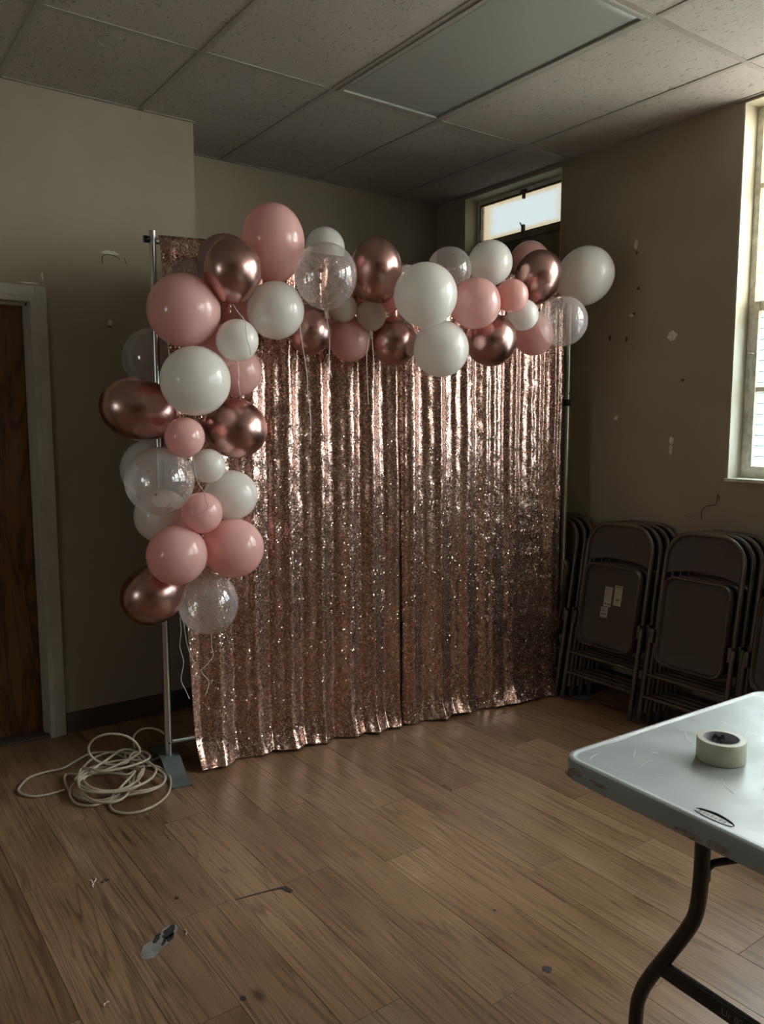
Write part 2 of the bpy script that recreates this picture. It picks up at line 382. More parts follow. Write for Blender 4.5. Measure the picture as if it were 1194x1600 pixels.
# ================================================================== THE SETTING
# ---- floor: a slab carrying each plank
fl=MB().box(XL-.2,XW+.3,YF-.2,YB+.2,-.14,-.010).build('floor',M['subfloor']); tag(fl,'worn brown wood plank floor of the room',kind='structure')
PW=.1725; PL=1.22; G=.0006
def plank_mesh(w,l):
    b=MB().box(-w/2+G,w/2-G,-l/2+G,l/2-G,-.009,0,.0006).build('plank',M['plank']); me=b.data; bpy.data.objects.remove(b); return me
PM=plank_mesh(PW,PL); cache={}
rp=random.Random(4)
x0=1.319-PW*23; ncol=int((XW-x0)/PW)+1
lastoff=0
for ci in range(-1,ncol):
    xa=x0+ci*PW; xb=min(xa+PW,XW); xa=max(xa,XL)
    if xb-xa<.01: continue
    off=(lastoff+rp.uniform(.28,.75))%PL; lastoff=off
    if ci==23: off=(1.339-YF)%PL; lastoff=off
    ya=YF-PL+off
    while ya<YB:
        a=max(ya,YF); b=min(ya+PL,YB)
        ya+=PL
        if b-a<.02: continue
        full=abs((b-a)-PL)<1e-6 and abs(xb-xa-PW)<1e-6
        me=PM if full else plank_mesh(xb-xa,b-a)
        o=bpy.data.objects.new('plank',me); COL.objects.link(o); o.parent=fl; o.location=((xa+xb)/2,(a+b)/2,0)
# floor wear
def floor_patch(pts,mat,name,th=.0006,z=.0):
    a=[Vector((x,y,z+.0002)) for x,y in pts]
    return MB().loops([a,[v+Vector((0,0,th)) for v in a]]).build(name,mat,fl)
def leaf(cx,cy,ang,l,w,seed):
    rd=random.Random(seed); ca,sa=math.cos(ang),math.sin(ang); o=[]
    for k in range(22):
        t=2*math.pi*k/22; u=l*math.cos(t); v=w*math.sin(t)*(1-.25*math.cos(t))*(1-.45*rd.random()); o.append((cx+u*ca-v*sa,cy+u*sa+v*ca))
    return o
ang=math.atan2(2.124-2.036,.789-.671)
floor_patch(leaf(.724,2.078,ang,.080,.040,2),M['patch_grey'],'paint_patch')
for (x,y,l,w,s) in ((.762,2.104,.034,.018,3),(.735,2.072,.020,.008,4),(.722,2.098,.024,.010,6),(.756,2.078,.022,.009,9)):
    floor_patch(leaf(x,y,ang+.2,l,w,s),M['patch_dark'],'paint_patch',.0004,.0007)
floor_patch([(.985,2.136),(1.05,2.126),(1.10,2.117),(1.135,2.110),(1.150,2.106),(1.155,2.070),(1.140,2.062),(1.132,2.082),(1.128,2.100),(1.09,2.111),(1.04,2.121),(.985,2.131)],M['patch_dark'],'scrape_mark')
for (x,y,r,s) in ((1.532,1.346,.020,21),(.84,2.25,.012,22),(.816,1.733,.014,23),(1.60,1.62,.008,25)):
    floor_patch([(x+.8*a,y+b) for a,b in irregular(r,r*.8,s)],M['patch_dark'],'stain_mark')

# ---- door wall, with the door opening
D0,D1,DH=-.065,.863,2.032
wl=MB().box(XL-.2,D0,YL,YL+.14,0,ZC+.12).box(D1,XR,YL,YL+.14,0,ZC+.12).box(D0,D1,YL,YL+.14,DH,ZC+.12).box(XR-.14,XR,YL+.14,YB+.14,0,ZC+.12).build('wall_left',M['wall'])
tag(wl,'olive tan painted wall holding the brown door',kind='structure')
hw_=MB().box(D0-.3,D1+.3,YL+.15,YL+.20,0,ZC+.12).build('door_leak_panel',M['wall']); tag(hw_,'unseen panel added behind the brown door against light leaks',kind='structure')  # panel added behind the door so no daylight leaks around it
dr=empty('door_1',((D0+D1)/2,YL+.1,0)); tag(dr,'dark brown wood door at the left edge',kind='structure')
def P(mb,name,mat,par,**k):
    o=mb.build(name,mat,par,**k); o.matrix_parent_inverse=Matrix.Translation(-par.location) if not par.rotation_euler.x and not par.rotation_euler.y and not par.rotation_euler.z else par.matrix_basis.inverted()
    return o
P(MB().box(D0+.026,D1-.034,YL+.095,YL+.135,.012,DH-.03,.002),'door_slab',M['door'],dr)
# rebated steel frame: jamb with stop, face trim
for side in (0,1):
    xi=D1 if side else D0; s=-1 if side else 1
    f=MB()
    f.box(min(xi,xi+s*.022),max(xi,xi+s*.022),YL-.012,YL+.14,0,DH)
    f.box(min(xi+s*.022,xi+s*.034),max(xi+s*.022,xi+s*.034),YL+.050,YL+.093,0,DH-.022)
    f.box(min(xi,xi-s*.048),max(xi,xi-s*.048),YL-.012,YL-.0005,0,DH+.048,.003)
    P(f,'door_jamb',M['trim'],dr)
f=MB().box(D0+.022,D1-.022,YL-.012,YL+.14,DH-.022,DH).box(D0+.022,D1-.022,YL+.050,YL+.093,DH-.034,DH-.022).box(D0,D1,YL-.012,YL-.0005,DH,DH+.048,.003)
P(f,'door_head',M['trim'],dr)
P(MB().box(D0+.02,D1-.02,YL+.01,YL+.13,.0005,.010,.003),'threshold',M['rubber'],dr)
bb=MB().box(D1+.050,XR+.006,YL-.007,YL-.0003,0,.105,.002).build('baseboard_left',M['rubber']); tag(bb,'dark rubber baseboard along the door wall',kind='structure')
bb=MB().box(XL,D0-.05,YL-.007,YL-.0003,0,.105,.002).build('baseboard_door_side',M['rubber']); tag(bb,'dark rubber baseboard on the far side of the door',kind='structure')
# ---- back wall
wb=MB().box(XR-.14,XW+.3,YB,YB+.14,0,ZC+.12).build('wall_back',M['wall']); tag(wb,'olive tan painted wall behind the sequin backdrop',kind='structure')
bb=MB().box(XR+.008,XW,YB-.007,YB-.0003,0,.105,.002).build('baseboard_back',M['rubber']); tag(bb,'dark rubber baseboard behind the sequin backdrop',kind='structure')
# ---- right wall with window openings
def pierced(y0,y1,wins,xa,xb,name,mat):
    m=MB(); ws=sorted(wins); y=y0
    for a,b,c,d in ws:
        m.box(xa,xb,y,a,-.0,ZC+.12); m.box(xa,xb,a,b,0,c); m.box(xa,xb,a,b,d,ZC+.12); y=b
    m.box(xa,xb,y,y1,0,ZC+.12)
    return m.build(name,mat)
wr=pierced(YF-.14,YB,WIN,XW,XG+.045,'wall_right',M['wall']); tag(wr,'tan painted window wall with chipped paint',kind='structure')
ow=pierced(YF-.14,YB+.14,[(a+.012,b-.012+(.24 if a>3 else 0),c,d) for a,b,c,d in WIN],XG+.047,XG+.085,'wall_right_outer',M['mortar']); tag(ow,'masonry outer leaf of the window wall',kind='structure')
# bricks of the outer jamb of the big window in view, course by course
for k in range(23):
    z=1.205+k*.075
    if z+.064>2.925: break
    o=MB().box(XG+.05+(.004 if k%2 else 0),XG+.080,2.058,2.20,z,z+.064,.004).build('brick',M['brick'],ow)
bb=MB().box(XW-.007,XW-.0003,YF,YB-.007,0,.105,.002).build('baseboard_right',M['rubber']); tag(bb,'dark rubber baseboard under the windows',kind='structure')
ws=MB().box(XL-.14,XL,YF-.14,SIDEWIN[0],0,ZC+.12).box(XL-.14,XL,SIDEWIN[1],YL+.14,0,ZC+.12).box(XL-.14,XL,SIDEWIN[0],SIDEWIN[1],0,SIDEWIN[2]).box(XL-.14,XL,SIDEWIN[0],SIDEWIN[1],SIDEWIN[3],ZC+.12).build('wall_side',M['unseen_dark']); tag(ws,'unseen side wall left of the camera, coloured dark to cut bounce light',kind='structure')
wf=MB().box(XL,XW,YF-.14,YF,0,ZC+.12).build('wall_front',M['unseen_dark']); tag(wf,'unseen wall behind the camera, coloured dark to cut bounce light',kind='structure')

# ---- windows
def window(idx,y0,y1,z0,z1,kind,label):
    w=empty('window_%d'%idx,(XG,(y0+y1)/2,z0)); tag(w,label,kind='structure')
    # painted reveal lining (four slim boards) and sill
    t=.006
    P(MB().box(XW+.001,XG+.044,y1-t,y1-.0005,z0+.012,z1),'reveal_lining',M['reveal'],w)
    P(MB().box(XW+.001,XG+.044,y0+.0005,y0+t,z0+.012,z1),'reveal_lining',M['reveal'],w)
    P(MB().box(XW+.001,XG+.044,y0,y1,z1-t,z1-.0005),'reveal_lining',M['reveal'],w)
    P(MB().box(XW-.010,XG+.044,y0-(.008),y1+.008,z0-.004,z0+.012,.003),'window_sill',M['winframe'],w)
    ya,yb,za,zb=y0+t,y1-t,z0+.012,z1-t; fw=.030
    fr=MB().box(XG,XG+.035,ya,ya+fw,za,zb,.003).box(XG,XG+.035,yb-fw,yb,za,zb,.003).box(XG,XG+.035,ya+fw,yb-fw,za,za+fw,.003).box(XG,XG+.035,ya+fw,yb-fw,zb-fw,zb,.003)
    P(fr,'window_frame',M['winframe'],w)
    ia,ib,ja,jb=ya+fw,yb-fw,za+fw,zb-fw
    if kind=='hopper':
        zs=2.650
        P(MB().box(XG-.006,XG+.03,ia,ib,zs-.045,zs,.004),'transom_bar',M['boarded'],w)
        P(MB().box(XG+.012,XG+.018,ia,ib,zs,jb),'pane',M['pane_dirty'],w)
        P(MB().box(XG+.010,XG+.020,ia,ib,ja,zs-.045),'painted_pane',M['boarded'],w)
        r=MB().tube([(XG-.004,ia,jb-.004),(XG-.004,ib,jb-.004)],.006,6).tube([(XG-.004,ib-.004,zs),(XG-.004,ib-.004,jb)],.005,6)
        P(r,'rusted_edge',M['rust'],w)
        ym=(ia+ib)/2-.02
        l=MB().box(XG-.022,XG,ym-.02,ym+.02,jb-.012,jb+.014,.004).box(XG-.018,XG,ym-.008,ym+.008,jb-.04,jb-.01,.003); P(l,'latch',M['rust'],w)
        l=MB().box(XG-.020,XG,ym-.010,ym+.010,zs-.012,zs+.036,.004).tube([(XG-.02,ym,zs+.02),(XG-.035,ym+.004,zs+.045)],.004,6); P(l,'latch',M['rust'],w)
        P(MB().box(XG-.008,XG+.004,ib-.012,ib+.004,zs+.005,zs+.075,.003),'stay_arm',M['winframe'],w)
    else:
        rails=[2.57,2.02,1.632]; rh=[.022,.045,.022]; zz=[(ja,rails[2]-.011),(rails[2]+.011,rails[1]-.022),(rails[1]+.022,rails[0]-.011),(rails[0]+.011,jb)]
        for r,hh in zip(rails,rh): P(MB().box(XG-.004 if hh>.03 else XG+.003,XG+.032,ia,ib,r-hh/2,r+hh/2,.003),'glazing_bar',M['winframe'],w)
        nm=2; step=(ib-ia)/nm
        for k in range(1,nm):
            for (c,d) in zz: P(MB().box(XG+.003,XG+.032,ia+step*k-.011,ia+step*k+.011,c,d,.003),'glazing_bar',M['winframe'],w)
        for k in range(nm):
            pa=ia+step*k+(.011 if k else 0); pb=ia+step*(k+1)-(.011 if k<nm-1 else 0)
            for i,(c,d) in enumerate(zz): P(MB().box(XG+.014,XG+.018,pa,pb,c,d),'pane',M['pane_frost'] if i<2 else M['pane'],w)
        # lower sash stile, slightly proud
        for (p0,p1) in ((ia,ia+.028),(ib-.028,ib)): P(MB().box(XG-.010,XG+.013,p0,p1,ja,rails[1]+.02,.003),'sash_stile',M['winframe'],w)
        P(MB().box(XG-.010,XG+.013,ia+.028,ib-.028,ja,ja+.026,.003),'sash_rail',M['winframe'],w)
        P(MB().tube([(XG-.012,ib-.014,1.80),(XG-.022,ib-.012,1.80),(XG-.024,ib+.008,1.802)],.004,6),'sash_catch',M['winframe'],w)
    return w
window(1,*WIN[0],'hopper','small grimy hopper window above the backdrop, lower part painted over')
window(2,*WIN[1],'sash','tall bright multi-pane window at the right edge')
window(3,*WIN[2],'sash','multi-pane window beside the camera, outside the view')
window(4,*WIN[3],'sash','multi-pane window behind the camera, outside the view')
w=empty('window_5',(XL,sum(SIDEWIN[:2])/2,SIDEWIN[2])); tag(w,'window in the side wall, outside the view',kind='structure')
a,b,c,d=SIDEWIN
P(MB().box(XL-.10,XL-.06,a,a+.04,c,d).box(XL-.10,XL-.06,b-.04,b,c,d).box(XL-.10,XL-.06,a+.04,b-.04,c,c+.04).box(XL-.10,XL-.06,a+.04,b-.04,d-.04,d).box(XL-.10,XL-.06,(a+b)/2-.015,(a+b)/2+.015,c+.04,d-.04),'window_frame',M['winframe'],w)
for k in range(2):
    P(MB().box(XL-.085,XL-.081,(a+.04,(a+b)/2+.015)[k],((a+b)/2-.015,b-.04)[k],c+.04,d-.04),'pane',M['pane_frost'],w)

# ---- ceiling: deck, grid bars, every tile
ce=MB().box(XL-.2,XW+.3,YF-.2,YB+.2,ZC+.12,ZC+.2).build('ceiling',M['bar']); tag(ce,'suspended ceiling of speckled mineral tiles in a metal grid',kind='structure')
GX=[.7592+.6096*i for i in range(-6,5)]; GY=[3.0946-1.2192*j for j in range(0,6)]
GX=[x for x in GX if XL<x<XW]; GY=[y for y in GY if YF<y<YB]
ex=[XL]+GX+[XW]; ey=[YF]+sorted(GY)+[YB]; bw=.012
def clipy(x): return YL if x<XR-.02 else YB
for x in GX: MB().box(x-bw,x+bw,YF,clipy(x),ZC-.001,ZC+.030).build('grid_bar',M['bar'],ce)
for y in GY:
    for i in range(len(ex)-1):
        if ex[i+1]-ex[i]>.05: MB().box(ex[i]+bw,ex[i+1]-bw,y-bw,y+bw,ZC-.0006,ZC+.028).build('grid_bar',M['bar'],ce)
for (a0,a1,b0,b1) in ((XL,XR,YL-.018,YL),(XR+.0,XR+.018,YL,YB-.018),(XR,XW-.0,YB-.018,YB)): MB().box(a0,a1,b0,b1,ZC-.001,ZC+.004).build('wall_angle',M['bar'],ce)
seg=[YF]+[v for a,b,c,d in sorted(WIN) for v in (a,b)]+[YB-.018]
MB().box(XW-.018,XW,YF,YB-.018,ZC-.001,ZC+.004).build('wall_angle',M['bar'],ce)
LIGHT=None
for i in range(len(ex)-1):
    for j in range(len(ey)-1):
        a,b,c,d=ex[i]+.004,ex[i+1]-.004,ey[j]+.004,ey[j+1]-.004
        if abs(ex[i]-1.9784)<.01 and abs(ey[j+1]-3.0946)<.01: LIGHT=(ex[i],ex[i+1],ey[j],ey[j+1]); continue
        if b-a<.05: continue
        if b<XR: d=min(d,YL-.002)
        if d-c<.05: continue
        o=MB().box(-(b-a)/2,(b-a)/2,-(d-c)/2,(d-c)/2,.0025,.022,.002).build('ceiling_tile',M['tile'],ce); o.location=((a+b)/2,(c+d)/2,ZC)
# round patch left by an old fitting
rg=[(1.055+.052*math.cos(t),3.222+.052*math.sin(t),ZC+.004) for t in [math.radians(70+k*12) for k in range(20)]]
MB().tube(rg,[.0015]+[.004]*18+[.0015],6).build('ring_mark',M['bar'],ce)
# ceiling light
a,b,c,d=LIGHT
lt=empty('ceiling_light',((a+b)/2,(c+d)/2,ZC)); tag(lt,'unlit rectangular recessed fluorescent light in the ceiling grid','ceiling light')
fw=.022
m=MB()
for (x0_,x1_,y0_,y1_) in ((a+bw+.001,a+bw+fw,c+bw,d-bw),(b-bw-fw,b-bw-.001,c+bw,d-bw),(a+bw+fw,b-bw-fw,c+bw+.001,c+bw+fw),(a+bw+fw,b-bw-fw,d-bw-fw,d-bw-.001)):
    m.box(x0_,x1_,y0_,y1_,ZC-.006,ZC+.010,.002)
P(m,'light_frame',M['lightframe'],lt)
n=24; vs=[];fs=[]
for i in range(n+1):
    for j in range(n+1):
        u,v=i/n,j/n; vs.append((a+.034+(b-a-.068)*u,c+.034+(d-c-.068)*v,ZC+.006-.006*math.sin(math.pi*u)*math.sin(math.pi*v)))
for i in range(n):
    for j in range(n): fs.append((i*(n+1)+j,(i+1)*(n+1)+j,(i+1)*(n+1)+j+1,i*(n+1)+j+1))
o=P(MB().add(vs,fs,True),'diffuser',M['diffuser'],lt); md=o.modifiers.new('thickness','SOLIDIFY'); md.thickness=.003
P(MB().box(a+.03,b-.03,c+.03,d-.03,ZC+.02,ZC+.10),'housing',M['lightframe'],lt)

# ---- wall wear
for (y,z,ry,rz,mt,s) in ((2.642,2.395,.014,.028,'chip_light',1),(2.636,2.352,.010,.008,'chip_dark',2),(2.655,2.036,.020,.009,'chip_light',3),(2.640,2.043,.012,.008,'chip_dark',4),
        (2.41,1.908,.034,.030,'chip_light',5),(2.338,1.686,.014,.011,'chip_dark',6),(2.732,1.501,.016,.014,'chip_light',7),(2.388,1.385,.014,.024,'chip_light',8),(2.39,1.340,.012,.030,'chip_light',9),
        (2.683,1.916,.010,.018,'chip_dark',10),(2.79,1.93,.010,.02,'chip_dark',12),(2.62,2.17,.012,.010,'chip_dark',11)):
    blob(MB(),(XW,y,z),(0,1,0),(0,0,1),irregular(ry,rz,s),.0012,(-1,0,0)).build('paint_chip',M[mt],wr)
for pts,r in (([(2.202,1.00),(2.205,1.037),(2.19,1.060),(2.165,1.072),(2.135,1.078),(2.125,1.10),(2.122,1.13),(2.112,1.105)],.0018),([(2.30,1.012),(2.27,1.004),(2.255,1.006)],.0012)):
    MB().tube(spline([(XW-.0003,y,z) for y,z in pts],4),r,5).build('wall_crack',M['crack'],wr)
for (x,z,rx,rz,mt,s) in ((1.192,1.945,.012,.016,'chip_light',31),(1.190,1.925,.018,.004,'chip_dark',32),(.845,2.092,.05,.004,'chip_light',33),(.90,2.125,.006,.02,'chip_light',34)):
    blob(MB(),(x,YL,z),(1,0,0),(0,0,1),irregular(rx,rz,s),.0012,(0,-1,0)).build('paint_chip',M[mt],wl)
for pts in ([(1.168,2.215),(1.17,2.245),(1.20,2.257),(1.235,2.25),(1.25,2.24)],[(1.27,2.25),(1.28,2.225)]):
    MB().tube(spline([(x,YL-.0003,z) for x,z in pts],4),.0016,5).build('wall_crack',M['crack'],wl)
blob(MB(),(1.205,YL,2.265),(1,0,0),(0,0,1),irregular(.05,.014,36),.0008,(0,-1,0)).build('paint_chip',M['reveal'],wl)

# ---- outdoors
gd=MB().box(XG+.25,30,-25,30,-.5,-.35).build('ground_outside',M['concrete']); tag(gd,'pale paving outside the windows',kind='structure')
nb=empty('neighbour_building',(11,7,-.35)); tag(nb,'blue grey building seen through the lower panes of the right window','building')
P(MB().box(11.05,15,4.6,12,-.35,3.1),'wall',M['siding'],nb)
for k in range(23): P(MB().box(11.0,11.05,4.6,12,-.35+k*.15,-.35+k*.15+.14),'siding_board',M['siding'],nb)
P(MB().box(10.9,15.1,4.5,12.1,3.1,3.28,.02),'roof_coping',M['siding_trim'],nb)

# ================================================================== SEQUIN BACKDROP
PLx,PLy=1.180,3.193; PRx,PRy=3.325,2.880
DV=Vector((PRx-PLx,PRy-PLy,0)); SPAN=DV.length; DV.normalize(); NV=Vector((DV.y,-DV.x,0))   # NV faces the camera side
def bp(s,d,z): return Vector((PLx,PLy,0))+DV*s+NV*d+Vector((0,0,z))
st=empty('backdrop_stand',bp(SPAN/2,0,0)); tag(st,'grey metal pipe stand holding up the sequin backdrop','backdrop stand')
for s,sg in ((0,-1),(SPAN,1)):
    base=bp(s,0,0)
    pl=P(MB().tube([bp(s,0,.046),bp(s,0,1.58)],.0165,20).tube([bp(s,0,1.58),bp(s,0,2.243)],.0140,20),'pole',M['steel'],st,auto=40)
    c=MB().tube([bp(s,0,1.565),bp(s,0,1.60)],.0195,18); o=c.build('collar',M['black'],pl)
    c=MB().tube([bp(s,.012,1.63),bp(s,.018,1.63)],.004,8); o=c.build('spring_button',M['black'],pl)
    k=MB().tube([bp(s+sg*.012,0,2.208),bp(s+sg*.036,0,2.208)],.014,12); o=k.build('clamp_knob',M['black'],pl)
    for tt in (.012,):
        k=MB().tube([bp(s,.016,.105),bp(s,.0185,.105)],.004,8); o=k.build('bolt',M['black'],pl)
    # bent steel foot plate
    hw=.040; prof=[(-.235,.003),(-.14,.003),(-.035,.045),(.035,.045),(.14,.003),(.235,.003)]
    m=MB(); L=[]
    for t,z in prof:
        L.append([bp(s-hw,t,z),bp(s+hw,t,z),bp(s+hw,t,z+.005),bp(s-hw,t,z+.005)])
    m.loops(L); P(m,'base_plate',M['plate'],st)
P(MB().tube([bp(.012,0,2.205),bp(SPAN-.012,0,2.205)],.0125,16),'top_rail',M['steel'],st)
P(MB().tube([bp(.012,0,.105),bp(SPAN-.012,0,.105)],.0115,16),'bottom_rail',M['steel'],st)

MIDS=1.118
def curtain(name,s0,s1,seed,label,left):
    rd=random.Random(seed); NS,NZ=340,150; H=2.222
    vs=[];uv=[];fs=[]
    ph=[rd.uniform(0,6.28) for _ in range(8)]
    def off(s,z):
        q=z/H
        w=.10*math.sin(1.7*z+s*3)+.02*noise.noise(Vector((s*3,z*2.2,seed)))*6*(1-q)
        a=math.asin(.965*math.sin(2*math.pi*s/.140+1.7*math.sin(s*4.1+ph[0])+ph[1]+w*1.6))/1.306
        b=math.sin(2*math.pi*s/.083+1.2*math.sin(s*6.3+ph[2])+ph[3]+w)
        c=math.sin(2*math.pi*s/.047+1.0*math.sin(s*9+ph[4])+ph[5]-w)
        env=.55+.45*noise.noise(Vector((s*2.3,z*.9+seed*7,3.1)))
        amp=.0100+.007*(1-q)
        if not left:
            k=max(0,min(1,(s-1.40)/.35))*max(0,min(1,(1.15-z)/.5)); amp*=1-.72*k
            fine=max(0,min(1,(s-1.45)/.2)); 
        else: k=0; fine=0
        o=amp*((.95-.35*fine)*a+(.26+.10*q)*b+(.03+.05*q+.16*fine*min(1,q*1.6))*c)*(.65+.7*env)
        o+=.010*noise.noise(Vector((s*7,z*3,seed*1.7)))*(1-.6*q)+.0035*noise.noise(Vector((s*26,z*17,seed)))
        if not left:
            for z0,sl in ((.78,.03),(.62,.05),(.47,-.02)):
                o+=.004*k*math.exp(-((z-z0-sl*(s-1.4))/.012)**2)
        return o
    for j in range(NZ+1):
        q=j/NZ; q=q**1.25; z=.006+(H-.006)*q; low=1-q
        for i in range(NS+1):
            u=i/NS
            sl=s0+(.085*low if left else .006*math.sin(z*3)); sr=s1-(.0 if left else .030*low*low)
            s=sl+(sr-sl)*u
            d=.040+.030*low**1.5+off(s,z)
            sd=(MIDS-s) if left else (s-MIDS); d-=.020*math.exp(-(sd/.012)**2)
            # gathered on the rail
            top=max(0,(z-(H-.06))/.06); d=d*(1-top)+(.022+.4*off(s,z))*top
            # hem flares and breaks on the floor
            zz=z
            fl_=max(0,(.13-z)/.13)
            lift=.5+.5*math.sin(2*math.pi*s/.43+ph[6])+.14*math.sin(2*math.pi*s/.19+ph[7])
            d+=fl_**1.6*(.026+.026*lift)
            if left:
                cw=math.exp(-((s-s0-.12)/.10)**2); d+=fl_**1.3*.045*cw
            zz=z+fl_**2*.010*max(0,lift)
            zz+=.006*math.sin(s*5)*top
            vs.append(bp(s,max(d,.0245 if z>.3 else .02),zz)); uv.append((s,z))
    for j in range(NZ):
        for i in range(NS): a=j*(NS+1)+i; fs.append((a,a+1,a+NS+2,a+NS+1))
    me=bpy.data.meshes.new(name); org=bp((s0+s1)/2,.05,0); me.from_pydata([tuple(v-org) for v in vs],[],fs); me.update()
    ul=me.uv_layers.new(name='fabric')
    ids=[0]*len(me.loops); me.loops.foreach_get('vertex_index',ids); flat=[c for i in ids for c in uv[i]]; ul.data.foreach_set('uv',flat)
    me.polygons.foreach_set('use_smooth',[True]*len(me.polygons))
    me.materials.append(M['sequin']); o=bpy.data.objects.new(name,me); COL.objects.link(o); o.location=org
    md=o.modifiers.new('thickness','SOLIDIFY'); md.thickness=.002; md.offset=-1
    tag(o,label,'curtain','sequin backdrop panels'); return o
curtain('sequin_curtain',.020,MIDS-.002,3,'left rose gold sequin curtain panel, behind the hanging column of balloons',True)
curtain('sequin_curtain',MIDS+.002,SPAN-.062,5,'right rose gold sequin curtain panel, ending at the pole by the folding chairs',False)

